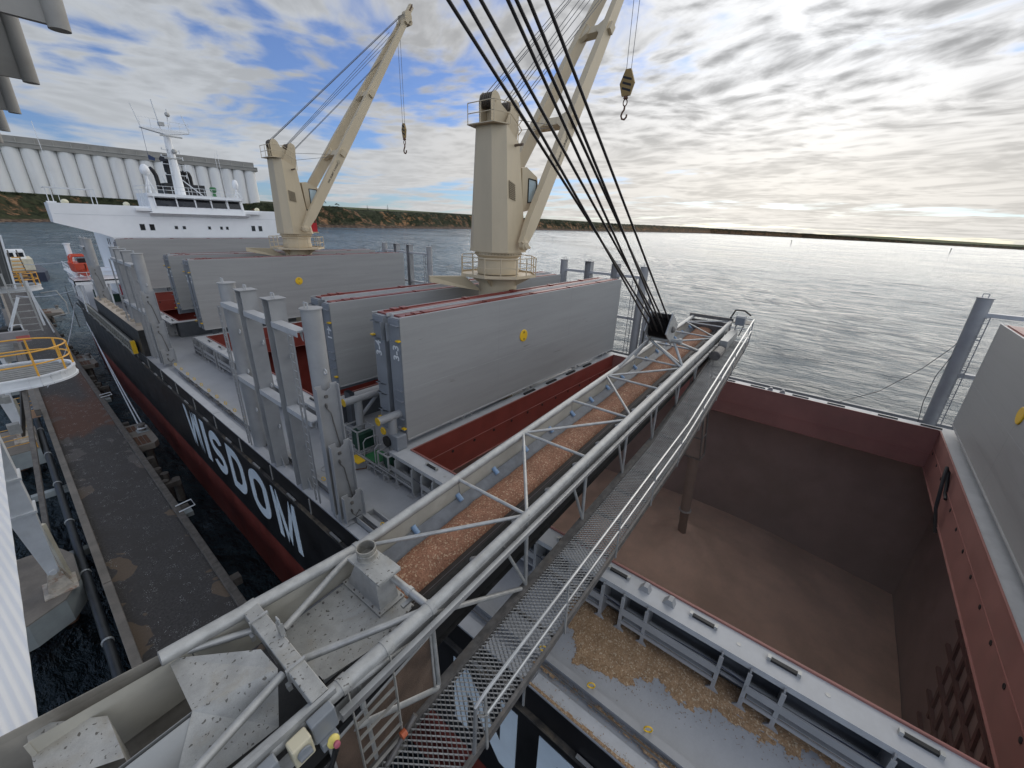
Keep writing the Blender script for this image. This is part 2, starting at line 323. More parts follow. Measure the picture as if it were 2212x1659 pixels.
def coast_mat():
    m = bpy.data.materials.new('scrub and ochre cliff'); m.use_nodes = True; k = NT(m.node_tree)
    g = k.n('ShaderNodeNewGeometry'); pos = g.outputs['Position']
    nz = k.n('ShaderNodeSeparateXYZ', {0: g.outputs['True Normal']}).outputs[2]
    n1 = k.noise(pos, .05, 6, .62); n2 = k.noise(pos, .22, 5, .65); n3 = k.noise(k.scale(pos, (1, 1, 3)), .012, 4, .6)
    rock = k.mix(k.mapr(n2, .4, .6), (.24, .135, .075), (.055, .04, .028))
    rock = k.mix(k.mapr(n3, .48, .6), rock, k.mix(k.mapr(n2, .4, .62), (.34, .18, .085), (.10, .06, .038)))
    scrub = k.mix(k.mapr(n2, .35, .65), (.012, .016, .009), (.040, .046, .024))
    grass = k.mix(k.mapr(n1, .4, .6), (.075, .10, .035), (.115, .115, .055))
    at = k.n('ShaderNodeAttribute', attribute_name='zone').outputs['Color']
    z = k.n('ShaderNodeSeparateColor', {0: at})
    face = k.mix(k.mapr(k.math('ADD', n1, k.math('MULTIPLY', nz, .30)), .62, .72), rock, scrub)
    c = k.mix(z.outputs[0], face, grass)
    c = k.mix(k.math('MULTIPLY', z.outputs[1], k.mapr(n1, .36, .46)), c, scrub)
    c = k.mix(z.outputs[2], c, k.mix(k.mapr(n2, .45, .6), (.06, .04, .032), (.17, .12, .085)))
    pb = k.n('ShaderNodeBsdfPrincipled', {'Base Color': c, 'Roughness': .9, 'Specular IOR Level': .1})
    k.n('ShaderNodeOutputMaterial', {'Surface': pb.outputs[0]})
    return m
def build_coast():
    pts = dens(COAST, 7); n = len(pts)
    prof = [(-8, -3, (0, 0, 1)), (0, .5, (0, 0, 1)), (5, 2.4, (0, 0, 1)), (11, 4.5, (0, 0, .3)), (17, 9, (0, 0, 0)), (24, 15, (0, .3, 0)), (30, 21, (0, .6, 0)), (38, 27, (0, .9, 0)), (48, 30, (.2, 1, 0)), (70, 31, (.6, .8, 0)), (120, 32.5, (1, .2, 0)), (260, 36, (1, .1, 0)), (600, 42, (1, .15, 0)), (1500, 52, (1, .3, 0))]
    vs = []; zn = []
    for i, (x, y, z, top) in enumerate(pts):
        a, b = pts[max(0, i-3)], pts[min(n-1, i+3)]
        t = Vector((b[0]-a[0], b[1]-a[1], 0)).normalized(); nrm = Vector((-t.y, t.x, 0))      # landward
        hgt = (top-z)/30.0; gull = mnoise.noise((i*.11, 3.3, 0))*9+mnoise.noise((i*.37, 7, 0))*5
        for j, (d, h, zc) in enumerate(prof):
            f = min(1, max(0, d)/15); q = Vector((x, y, z))+nrm*(d+gull*min(1, max(0, d)/6)*(1 if d < 60 else .3))
            nn = mnoise.noise((q.x*.06, q.y*.06, j*1.7))*3.2*f*(h < 30.5)+mnoise.noise((q.x*.2, q.y*.2, j*.7))*1.3*f*(h < 30.5)
            west = x < 260 and y > 400                                        # gentler bank under the silos
            hh = h*hgt if x < 2500 else min(h, 30.5)*hgt*(.9 if h > 30.5 else 1)
            if west and 3 < h < 30: hh = h*hgt*(.55 if h < 22 else .8)
            vs.append((q.x, q.y, z+hh+nn*min(1, hgt)))
            zz = list(zc)
            if west and 4 <= h <= 24: zz[0] = max(0, .6-abs(h-6)*.12); zz[1] = .5
            zn.append((*zz, 1))
    m = len(prof); fs = [(i*m+j, i*m+j+1, (i+1)*m+j+1, (i+1)*m+j) for i in range(n-1) for j in range(m-1)]
    s = MB(); s.add(vs, fs); o = s.build('coastline', coast_mat(), smooth=False)
    ca = o.data.color_attributes.new('zone', 'FLOAT_COLOR', 'POINT')
    for i, c in enumerate(zn): ca.data[i].color = c
    tag(o, 'scrubby ochre cliffs and green paddocks along the far shore', 'coast', kind='structure')
    return pts
CP = build_coast()
# scrub clumps on the cliff tops: nobody could count them
def clump(s, c, r, n=26):
    for _ in range(n):
        a, e = random.uniform(0, 6.283), random.uniform(-.3, 1.3); rr = r*random.uniform(.55, 1.05)
        p = Vector(c)+Vector((math.cos(a)*math.cos(e)*rr*1.2, math.sin(a)*math.cos(e)*rr*1.2, math.sin(e)*rr*.75))
        q = r*random.uniform(.22, .42); u = Vector((random.gauss(0, 1), random.gauss(0, 1), random.gauss(0, .6))).normalized()*q; w = u.orthogonal().normalized()*q*.8
        s.add([p-u-w*.4, p+u*.2-w, p+u, p+w*.8, p-u*.5+w*.5], [(0, 1, 2, 3, 4)])
def scrub():
    s = MB()
    for i, (x, y, z, top) in enumerate(CP):
        if y < 400 or x > 2600: continue
        a, b = CP[max(0, i-3)], CP[min(len(CP)-1, i+3)]
        t = Vector((b[0]-a[0], b[1]-a[1], 0)).normalized(); nrm = Vector((-t.y, t.x, 0)); sc = 1+max(0, x-800)/900
        west = x < 260
        for _ in range(5):
            d = random.uniform(16, 52); h = (top-z)*(.35+.65*min(1, (d-12)/30)); r = random.uniform(1.2, 3.0)*sc
            if west: d = random.uniform(40, 62); h = (top-z)*.98
            clump(s, (x+nrm.x*d+t.x*random.uniform(-4, 4)*sc, y+nrm.y*d, z+h-.4*r), r, 20)
    leaf = mat('coastal scrub leaves', (.026, .034, .016), .85, var=.55, vscale=.25, spec=.1)
    tag(s.build('coastal_scrub', leaf), 'dark green scrub covering the top of the far cliffs', 'scrub', kind='stuff')
scrub()
LEAF_T = mat('dark pine needles', (.016, .026, .014), .85, var=.4, vscale=.4, spec=.1); BARK = mat('tree bark', (.06, .045, .035), .9)
def shore_tree(x, y, z, h, kind, label):
    t = thing('pine_tree' if kind == 'pine' else 'gum_tree', label, 'tree', (x, y, z), 'trees on the far headland')
    MB().tube((x, y, z-2), (x, y, z+h*.95), h*.025, 6, h*.008).build('trunk', BARK, t)
    s = MB()
    if kind == 'pine':
        for k in range(15):
            f = .12+.86*k/15; r = h*.22*(1-f)+h*.02
            for a in range(9):
                an = a*.698+k*1.3; p = Vector((x, y, z+h*f)); e = p+Vector((math.cos(an)*r, math.sin(an)*r, -r*.12))
                sd = Vector((-math.sin(an), math.cos(an), 0))*r*.28
                s.add([p, e-sd+Vector((0, 0, .1)), e+(e-p)*.2, e+sd], [(0, 1, 2, 3)])
    else:
        for a in range(9): clump(s, (x+random.uniform(-.45, .45)*h, y+random.uniform(-.4, .4)*h, z+h*random.uniform(.55, .85)), h*.16, 30)
    s.build('crown', LEAF_T, t)
for a in [(560, 800, 13, 17, 'pine', 'tall dark Norfolk pine alone on the far cliff top'), (512, 800, 14, 13, 'pine', 'smaller pale pine left of the tall lone pine'), (381, 765, 18, 10, 'gum', 'spreading gum tree above the cliff beside the white shed'), (398, 760, 18, 9, 'gum', 'low bushy gum tree just right of the spreading gum'), (430, 770, 17, 8, 'gum', 'small gum tree between the spreading gum and the pines'), (356, 752, 19, 9, 'gum', 'leftmost gum tree on the headland near the cream crane')]: shore_tree(*a)
def house(x, y, z, w, d, h, label, mt, rz=0.):
    t = thing('shed', label, 'shed', (x, y, z), 'sheds on the far headland')
    MB().box((x, y, z+h/2-1), (w, d, h+2)).build('wall', mt, t)
    MB().prism([(x-w*.54, y-d*.56, z+h), (x+w*.54, y-d*.56, z+h), (x+w*.54, y, z+h*1.35), (x-w*.54, y, z+h*1.35)], (0, d*.56, 0)).build('roof', mat('shed roof', (.45, .45, .44), .6), t)
    MB().box((x-w*.2, y-d*.52, z+h*.5), (w*.2, .2, h*.4)).build('window', GLASS_D, t)
SHEDW = mat('pale shed wall', (.55, .54, .50), .7)
house(340, 738, 17.5, 26, 9, 4.2, 'long white shed on the headland right of the nearer hidden crane tower', SHEDW)
house(322, 735, 17.0, 11, 8, 3.6, 'small tan shed on the headland beside the silos', mat('tan shed wall', (.30, .25, .19), .7))
# ------------------------------------------------------------------ grain silos on the hill
def silos():
    A, B = Vector((-21, 857, 16.5)), Vector((311, 803, 13.5)); n = 21; H = 52; d = (B-A)/n
    t = thing('grain_silo_block', 'long row of white concrete grain silos with a grey gallery on top', 'grain silo', A)
    CW = mat('white silo concrete', (.78, .77, .75), .8, var=.05, vscale=.05, dirt=.25, dirtcol=(.42, .40, .37), dscale=.06, stretch=(1, 1, .2))
    CG = mat('grey gallery concrete', (.29, .275, .25), .85, var=.12, vscale=.08)
    for i in range(n):
        c = A+d*(i+.5); z = c.z
        MB().lathe((c.x, c.y, 0), [(d.length*.50, z-4), (d.length*.50, z+H)], 28).build('silo_cell', CW, t, smooth=True)
    up = Vector((0, 0, 1)); e = d.normalized(); nr = Vector((e.y, -e.x, 0))*1.0
    q = lambda p, f: (p+up*f)
    MB().beam(A+up*(H+2.2)-e*2, B+up*(H+2.2)+e*3, d.length*1.06, 4.6).build('roof_beam', CG, t)
    MB().beam(A+up*(H+5.2)-e*2, B+up*(H+5.2)+e*3, d.length*1.14, 1.0).build('ledge', mat('pale ledge concrete', (.36, .35, .32), .8), t)
    MB().beam(A+up*(H+9)-e*2, B+up*(H+9)-e*1, d.length*.8, 6.6).build('gallery', CG, t)
    s = MB()
    for i in range(n):
        c = A+d*i+nr*d.length*.41
        s.beam(c+up*(H+5.6), c+up*(H+10.5), 1.5, .9)
    s.each('gallery_pier', mat('pale pier concrete', (.34, .33, .30), .8), t)
silos()
# ------------------------------------------------------------------ wharf
WZ = -18.0
def wharf_mat():
    m = bpy.data.materials.new('worn wharf asphalt'); m.use_nodes = True; k = NT(m.node_tree)
    pos = k.n('ShaderNodeNewGeometry').outputs['Position']; sp = k.n('ShaderNodeSeparateXYZ', {0: pos})
    n0 = k.noise(pos, 9, 5, .75); n1 = k.noise(pos, .55, 5, .6, .3); n2 = k.noise(k.scale(pos, (1.2, .5, 1)), .35, 4, .6); n3 = k.noise(k.scale(pos, (1.5, 1.0, 1)), 7.5, 3, .6, .6)
    n4 = k.noise(k.scale(pos, (1.0, .75, 1)), .42, 3, .5, .8)
    vo = k.n('ShaderNodeTexVoronoi', {'Vector': k.vm('ADD', k.scale(pos, (1, .8, 1)), k.n('ShaderNodeTexNoise', {'Vector': pos, 'Scale': 14.0}).outputs['Color']), 'Scale': 2.8}); vr = k.n('ShaderNodeSeparateColor', {0: vo.outputs['Color']})
    c = k.mix(k.mapr(n0, .3, .7), (.036, .033, .031), (.098, .089, .083))
    c = k.mix(k.mapr(n1, .42, .66), c, (.060, .053, .048))
    rx = k.math('ADD', sp.outputs[1], k.math('MULTIPLY', k.math('SUBTRACT', n2, .5), 16))
    rust = k.math('MULTIPLY', k.mapr(rx, 47.5, 51), k.mapr(rx, 62, 54)); edge = k.math('MULTIPLY', k.mapr(sp.outputs[0], 2.0, 3.2), k.math('MULTIPLY', k.mapr(sp.outputs[1], 46, 55), k.mapr(sp.outputs[1], 84, 70)))
    c = k.mix(k.math('MULTIPLY', k.math('MAXIMUM', rust, k.math('MULTIPLY', edge, .85)), k.mapr(n0, .2, .7, .5, 1)), c, (.135, .058, .032))
    tan = k.mix(k.mapr(sp.outputs[1], 34, 40), (.175, .125, .083), (.13, .115, .105))
    side = k.math('MAXIMUM', k.mapr(sp.outputs[0], .9, .1), k.math('MULTIPLY', k.mapr(sp.outputs[0], 2.3, 3.1), .9))
    patch = k.math('MULTIPLY', k.mapr(k.math('ADD', n4, k.math('MULTIPLY', side, .15)), .70, .715), k.mapr(sp.outputs[1], 62, 46))
    c = k.mix(k.math('MULTIPLY', patch, k.mapr(n0, .2, .8, .6, 1)), c, tan)
    c = k.mix(k.math('MULTIPLY', k.math('LESS_THAN', vo.outputs['Distance'], .17), k.math('GREATER_THAN', vr.outputs[0], .6)), c, (.55, .55, .54))
    b = k.n('ShaderNodeBump', {'Strength': .5, 'Distance': .03, 'Height': n0})
    pb = k.n('ShaderNodeBsdfPrincipled', {'Base Color': c, 'Roughness': .75, 'Normal': b.outputs[0]})
    k.n('ShaderNodeOutputMaterial', {'Surface': pb.outputs[0]})
    return m
o = MB().b2((-.75, -8, WZ-.45), (3.5, 150, WZ)).build('wharf_road', wharf_mat()); tag(o, 'narrow stained asphalt wharf road between the ship and the pipe', 'wharf', kind='structure')
s = MB(); y = -8.
while y < 150:
    L = random.uniform(5, 8); s.b2((3.16, y, WZ+.004), (3.52, y+L-.04, WZ+.30+random.uniform(-.015, .015))); y += L
tag(s.build('wharf_kerb', TIMBER, bevel=.03), 'dark timber kerb along the ship side of the wharf road', 'kerb', kind='thing')
s = MB(); y = -8.
while y < 150:
    L = random.uniform(6, 9); s.b2((-.80, y, WZ+.004), (-.44, y+L-.05, WZ+.22+random.uniform(-.015, .015))); y += L
tag(s.build('wharf_kerb', CONC, bevel=.03), 'grey concrete kerb beside the black pipe along the wharf', 'kerb', kind='thing')
pp = [(-1.24, y, WZ-.30-.03*math.sin(y*.3)) for y in range(-8, 150, 2)]
t = thing('wharf_pipe', 'long black pipe running along the left edge of the wharf', 'pipe', (-1.24, 30, WZ-.3))
MB().path(pp, .19, 12).build('pipe', PIPE_K, t, smooth=True)
for y in range(10, 140, 6): MB().lathe((-1.24, y, WZ-.30-.03*math.sin(y*.3)), [(.2, -.05), (.225, -.05), (.225, .05), (.2, .05)], 14, (0, 1, 0)).build('pipe_clamp', mat('pale clamp', (.4, .42, .42), .5), t)
for y in range(22, 120, 9):
    t = thing('pile_bent', 'dark timber pile bent under the wharf road', 'wharf pile', (1.4, y, SEA), 'pile bents under the wharf')
    for x in (-.2, 1.4, 3.0): MB().tube((x, y, SEA-4), (x, y, WZ-.46), .24, 10).build('pile', TIMBER, t, smooth=True)
    MB().b2((-.7, y-.25, WZ-.95), (4.1, y+.25, WZ-.46)).build('cap_beam', TIMBER, t)
    if y in (31, 40, 58, 67): MB().b2((-2.6, y-.22, WZ-1.0), (-.72, y+.22, WZ-.6)).build('cross_beam', CONC_P, t)
def pile_cap(pts, label):
    x = sum(p[0] for p in pts)/len(pts); y = sum(p[1] for p in pts)/len(pts)
    t = thing('concrete_pier', label, 'concrete pile cap', (x, y, WZ-1.3), 'concrete pile caps left of the wharf')
    MB().prism([(a, b, WZ-1.35) for a, b in pts], (0, 0, 1.34)).build('side', CONC_P, t)
    MB().prism([(a, b, WZ-.006) for a, b in pts], (0, 0, .05)).build('top', CONC, t)
    for a in (-.8, .8): MB().tube((x+a, y, SEA-4), (x+a, y, WZ-1.36), .35, 12).build('pile', RUSTY, t, smooth=True)
pile_cap([(-6, 25.0), (-3.4, 25.3), (-2.1, 26.0), (-1.45, 27.2), (-1.45, 29.8), (-2.0, 31.2), (-6, 31.6)], 'nearest concrete pile cap under the thick white gantry leg')
pile_cap([(-6, 46.6), (-1.5, 47.0), (-1.45, 52.4), (-6, 52.8)], 'second concrete pile cap with an orange rail around its white leg')
pile_cap([(-6, 70), (-1.5, 70), (-1.45, 76), (-6, 76)], 'third concrete pile cap further along the wharf')
# dolphins with bollards
def dolphin(y0, y1, x1, label, rope=True):
    t = thing('mooring_dolphin', label, 'mooring platform', (4.2, (y0+y1)/2, WZ), 'mooring platforms on the ship side of the wharf')
    ym = (y0+y1)/2
    MB().prism([(3.54, y0, WZ-.5), (x1-.35, y0, WZ-.5), (x1, y0+.5, WZ-.5), (x1, y1-.7, WZ-.5), (x1-.5, y1, WZ-.5), (3.54, y1, WZ-.5)], (0, 0, .5)).build('slab', CONC, t)
    s = MB()
    for i in range(7):
        for j in range(3): s.b2((3.6+j*.3, y0+.25+i*.27, WZ+.004), (3.85+j*.3, y0+.44+i*.27, WZ+.045))
    for i in range(5):
        for j in range(2): s.b2((3.6+j*.3, y1-1.7+i*.27, WZ+.004), (3.85+j*.3, y1-1.51+i*.27, WZ+.045))
    s.each('grating', RUSTY, t)
    MB().b2((3.6, ym-.8, WZ-1.0), (x1+.15, ym+.8, WZ-.51)).build('beam', TIMBER, t)
    for a in (y0+.6, y1-.8): MB().tube((4.2, a, SEA-4), (4.2, a, WZ-.51), .28, 10).build('pile', TIMBER, t, smooth=True)
    return ym
def bollard(x, y, label):
    t = thing('bollard', label, 'bollard', (x, y, WZ), 'bollards along the wharf')
    MB().b2((x-.4, y-.45, WZ+.002), (x+.4, y+.45, WZ+.06)).build('base_plate', CONC_P, t)
    MB().lathe((x, y, WZ+.06), [(.26, 0), (.22, .12), (.21, .42), (.31, .5), (.31, .6), (.2, .66)], 16).build('post', GALV_D, t, smooth=True)
dolphin(41.7, 46.9, 4.95, 'nearest mooring platform with the pale rope around its bollard'); bollard(4.45, 44.9, 'grey bollard with the pale rope looped around it')
dolphin(70.6, 76.2, 5.05, 'middle mooring platform with a rusty bollard'); bollard(4.6, 73.6, 'rusty bollard on the middle mooring platform')
dolphin(112, 117.5, 6.0, 'farthest mooring platform beyond the gangway'); bollard(5.5, 116.2, 'farthest bollard dark against the blue water')
for y, lb in ((36.5, 'dark timber fender pile cluster beside the nearest mooring platform'), (63.5, 'dark timber fender pile cluster between the two mooring platforms'), (80.5, 'dark timber fender pile cluster beyond the middle mooring platform')):
    t = thing('fender_pile', lb, 'fender', (4.1, y, SEA), 'fender piles beside the ship')
    for i, (a, b) in enumerate(((3.75, -1.2), (4.0, 0), (3.8, 1.1), (4.5, -.4))): MB().tube((a, y+b, SEA-4), (a, y+b, WZ-.4-.5*(i == 3)), .26, 9).build('pile', TIMBER, t, smooth=True)
    MB().b2((3.54, y-1.6, WZ-.9), (4.6, y-1.2, WZ-.55)).build('beam', TIMBER, t)
def ladder_hoop(y, label, m):
    t = thing('wharf_ladder', label, 'wharf ladder', (3.9, y, WZ), 'ladders on the wharf edge')
    MB().path([(3.3, y-.42, WZ+.34), (4.15, y-.42, WZ+.42), (4.15, y+.42, WZ+.42), (3.3, y+.42, WZ+.34)], .04, 6).build('hoop', m, t)
    s = MB()
    for k in range(9): s.b2((3.62, y-.3, WZ-.2-.3*k), (3.68, y+.3, WZ-.16-.3*k))
    s.build('rung', GALV_D, t); MB().b2((3.56, y-.3, WZ-.35), (4.0, y+.3, WZ-.05)).build('landing', CONC_P, t)
ladder_hoop(29.6, 'white ladder hoop on the wharf edge nearest the letters', WHITE2); ladder_hoop(56, 'pale ladder hoop on the wharf edge near the rust stain', WHITE2)
# mooring lines
def rope(name, pts, r, label, m=ROPE): tag(MB().path(pts, r, 7).build(name, m, smooth=True), label, 'rope', 'mooring ropes')
rope('mooring_rope', [(4.45+.35*math.cos(a), 44.9+.35*math.sin(a), WZ+.34) for a in [i*.45-2.6 for i in range(12)]]+sag((4.62, 45.4, WZ+.4), (5.95, 79.3, -14.35), .5), .05, 'pale mooring rope tied round the near bollard, its eye showing')
rope('mooring_rope', sag((4.35, 45.35, WZ+.42), (6.0, 77.4, -15.4), .4), .05, 'second pale mooring rope lying close beside the one with the eye')
rope('mooring_rope', sag((.2, 62, -17.4), (6.0, 86, -12.6), 1.2), .05, 'pale mooring rope passing behind the grey gangway')
rope('mooring_rope', sag((-3, 118, -9), (8, 99, -8), .6), .05, 'thin pale rope across the water behind the orange boat')
rope('mooring_rope', sag((1.0, 108, -14), (7, 98, -12.5), .5), .05, 'short pale rope from the far gantry to the ship stern')
# ------------------------------------------------------------------ bulk carrier (the side along the wharf is the plane x = 6.08)
CX, HB, DK, CT = 20.6, 14.52, -11.5, -10.0          # centre line, half beam, deck level, hatch coaming top
ship = thing('bulk_carrier', 'black hulled bulk carrier with grey deck lying alongside the wharf', 'ship', (CX, 20, SEA))
ST = [(-62, .2, 1.2), (-54, 6.5, 2), (-44, 11.5, 1), (-34, 14.0, .4), (-24, HB, 0), (76, HB, 0), (86, HB-.3, .3), (94, 13.2, .9), (99.5, 11.6, 1.6)]
def shell(levels, name, m):
    s = MB(); vs = []; n = len(levels)
    for side in (-1, 1):
        for y, hb, fl in ST:
            for i, z in enumerate(levels):
                tuck = fl*max(0, (-12-z)/9.5)
                vs.append((CX+side*max(.1, hb-tuck), y, z))
    m_ = len(ST); fs = []
    for sd in range(2):
        for i in range(m_-1):
            for j in range(n-1):
                a = sd*m_*n+i*n+j; fs.append((a, a+1, a+n+1, a+n))
    for j in range(n-1):
        a = (m_-1)*n+j; b = m_*n+(m_-1)*n+j; fs.append((a, a+1, b+1, b))
    s.add(vs, fs); return s.build(name, m, ship)
hull = shell([DK-.02, -12.45, -14.8, -17.2], 'hull', BLACK)
shell([-17.2, -19.4, -24.0], 'boot_top', RED_HULL)
s = MB(); y = -30.
LEDGE = mat('dusty hull ledge', (.05, .045, .04), .7, var=.5, vscale=1.2, dirt=1., dirtcol=(.22, .17, .11), dscale=.5)
s.b2((5.94, -30, -12.50), (6.078, 84, -12.40)); s.build('hull_ledge', LEDGE, hull)
s = MB()
for y in range(-20, 80, 4): s.b2((6.04, y, -12.39), (6.079, y+.06, DK-.06)); s.b2((5.97, y+1.5, -12.395), (6.05, y+2.3, -12.33))
s.each('hull_bracket', mat('pale hull bracket', (.33, .32, .30), .6), hull)
# lettering on the hull
def letter(ch, y0, y1, z0=-16.12, z1=-13.05):
    w = y0-y1; h = z1-z0; t = .62; s = MB(); X = 6.076
    def P(u, v): return (X, y0-u*w, z0+v*h)
    def poly(pts): s.prism([P(*p) for p in pts], (-.012, 0, 0))
    a = t/w; b = t*.98/h
    if ch == 'I': poly([(0, 0), (1, 0), (1, 1), (0, 1)])
    if ch == 'L': poly([(0, 0), (a, 0), (a, 1), (0, 1)]); poly([(a, 0), (1, 0), (1, b), (a, b)])
    if ch == 'E':
        poly([(0, 0), (a, 0), (a, 1), (0, 1)])
        for v in (0, .5-b/2, 1-b): poly([(a, v), (1, v), (1, v+b), (a, v+b)])
    if ch == 'N':
        poly([(0, 0), (a, 0), (a, 1), (0, 1)]); poly([(1-a, 0), (1, 0), (1, 1), (1-a, 1)])
        poly([(a, 1), (a, 1-.36), (1-a, 0), (1-a, .36)])
    if ch == 'W':
        q = .70*a
        for x0, x1 in ((0, .27), (.54, .27), (.54, .80), (1-q*1.25, .80)):
            hi, lo = (x0, x1); poly([(hi, 1), (lo, 0), (lo+q, 0), (hi+q*1.15, 1)])
    if ch == 'M':
        q = a*.9
        poly([(0, 1), (.06, 0), (.06+q*.8, 0), (q, 1)]); poly([(1-q*.8-.02, 0), (1, 0), (1-.02, 1), (1-q-.02, 1)])
        poly([(q*.55, 1), (.42, 0), (.58, 0), (q*1.15, 1)]); poly([(1-.02-q*1.15, 1), (.44, 0), (.58, 0), (1-.02-q*.5, 1)])
    if ch in 'OSD':
        N = 16
        def ring(a0, a1, cu, cv, ru, rv):
            o = [(cu+ru*math.cos(a0+(a1-a0)*i/N), cv+rv*math.sin(a0+(a1-a0)*i/N)) for i in range(N+1)]
            n_ = [(cu+(ru-a)*math.cos(a0+(a1-a0)*i/N), cv+(rv-b)*math.sin(a0+(a1-a0)*i/N)) for i in range(N+1)]
            for i in range(N): poly([o[i], o[i+1], n_[i+1], n_[i]])
        pi = math.pi
        if ch == 'O':
            ring(0, pi, .5, .68, .5, .32); ring(pi, 2*pi, .5, .32, .5, .32)
            poly([(0, .32), (a, .32), (a, .68), (0, .68)]); poly([(1-a, .32), (1, .32), (1, .68), (1-a, .68)])
        if ch == 'D':
            poly([(0, 0), (a, 0), (a, 1), (0, 1)]); ring(0, pi/2, .45, .62, .55, .38); ring(-pi/2, 0, .45, .38, .55, .38)
            poly([(a, 1-b), (.45, 1-b), (.45, 1), (a, 1)]); poly([(a, 0), (.45, 0), (.45, b), (a, b)]); poly([(1-a, .38), (1, .38), (1, .62), (1-a, .62)])
        if ch == 'S':
            v = (1+b)/4; rv = v; ring(.12*pi, pi*1.5, .5, 1-rv, .5, rv); ring(-.88*pi, pi*.5, .5, rv, .5, rv)
    return s.build('hull_letter', LETTER, hull)
for ch, a, b in (('W', 35.65, 32.65), ('I', 32.05, 31.22), ('S', 30.5, 28.0), ('D', 27.18, 24.75), ('O', 23.9, 21.45), ('M', 20.72, 17.98), ('L', 11.0, 9.2), ('I', 8.55, 7.75), ('N', 6.85, 4.2), ('E', 3.44, 1.2)): letter(ch, a, b)
# deck, cut round the three hatches
HATCH = [(-6.0, 13.9), (22.1, 42.05), (50.3, 70.3)]; HX0, HX1 = 10.05, 31.0
s = MB(); dz = DK-.06
s.b2((6.1, -24, dz), (HX0-.1, 84, DK)); s.b2((HX1+.1, -24, dz), (35.1, 84, DK))
ys = [-24]+[v for h in HATCH for v in (h[0]-.1, h[1]+.1)]+[84]
for a, b in zip(ys[::2], ys[1::2]): s.b2((HX0-.1, a, dz), (HX1+.1, b, DK))
s.prism([(CX-14.0, -34, dz), (CX-11.4, -44, dz), (CX-6.4, -54, dz), (CX, -61, dz), (CX+6.4, -54, dz), (CX+11.4, -44, dz), (CX+14, -34, dz), (35.1, -24, dz), (6.1, -24, dz)], (0, 0, .06))
s.prism([(6.1, 84, dz), (35.1, 84, dz), (33.6, 94, dz), (32, 99.4, dz), (9.2, 99.4, dz), (7.5, 94, dz)], (0, 0, .06))
s.build('main_deck', G_DECK, ship)
s = MB()
for a, b in ((-24, 3.9), (3.95, 13.0), (13.05, 20.3), (20.35, 28.2), (28.25, 39.8)): s.b2((6.085, a, DK), (6.52, b, DK+.06))
s.build('deck_edge_strip', G_WHITE, ship)
s = MB()
s.b2((6.085, 44.6, -9.25), (6.9, 65, -9.2))
for y in range(46, 65, 2): s.box((6.6, y+.5, -9.08), (.5, .06, .22)); s.box((6.75, y+1.4, -9.12), (.1, .9, .12))
s.build('gunwale_flap', mat('tan gunwale boards', (.42, .36, .29), .6, var=.12), ship)
s = MB(); s.b2((6.09, 44.6, DK+.002), (6.2, 65, -9.252)); s.b2((6.2, 44.6, DK+.002), (6.85, 44.7, -9.252)); s.build('raised_bulwark', mat('black bulwark paint', (.03, .028, .027), .5, var=.3, dirt=.3, dirtcol=(.08, .07, .06)), ship)  # bulwark plating painted black
s = MB(); s.b2((6.88, -24, DK), (6.915, 39.6, DK+.28)); s.b2((6.80, -24, DK+.28), (7.0, 39.6, DK+.305)); s.b2((34.2, -24, DK), (34.25, 76, DK+.9)); s.b2((34.15, -24, DK+.9), (34.4, 76, DK+.93))
for y in range(-22, 76, 2): s.b2((34.25, y, DK), (34.55, y+.5, DK+.9))
s.build('fish_plate', G_STEEL, ship)
s = MB()
for i, y in enumerate([k*1.53-20.4 for k in range(40)]):
    if 12.8 < y < 14.4: continue
    s.torus((6.95, y, DK+.40), .095, .018, (1, .5, 0))
s.each('lashing_ring', YELLOW, ship)
s = MB()
s.path([(6.72, -24, DK+.14)]+[(6.72+.05*math.sin(y*1.7), y, DK+.1) for y in range(-20, 40, 2)], .025, 6)
for y in (27.4, 29.4, 31.2, 33.6, 35.4): s.box((6.75, y, DK+.2), (.14, .6, .1)); s.path([(6.7, y-.9, DK+.05), (6.8, y, DK+.35), (6.75, y+.9, DK+.08)], .02, 5)
s.build('lashing_gear', GALV_D, ship)
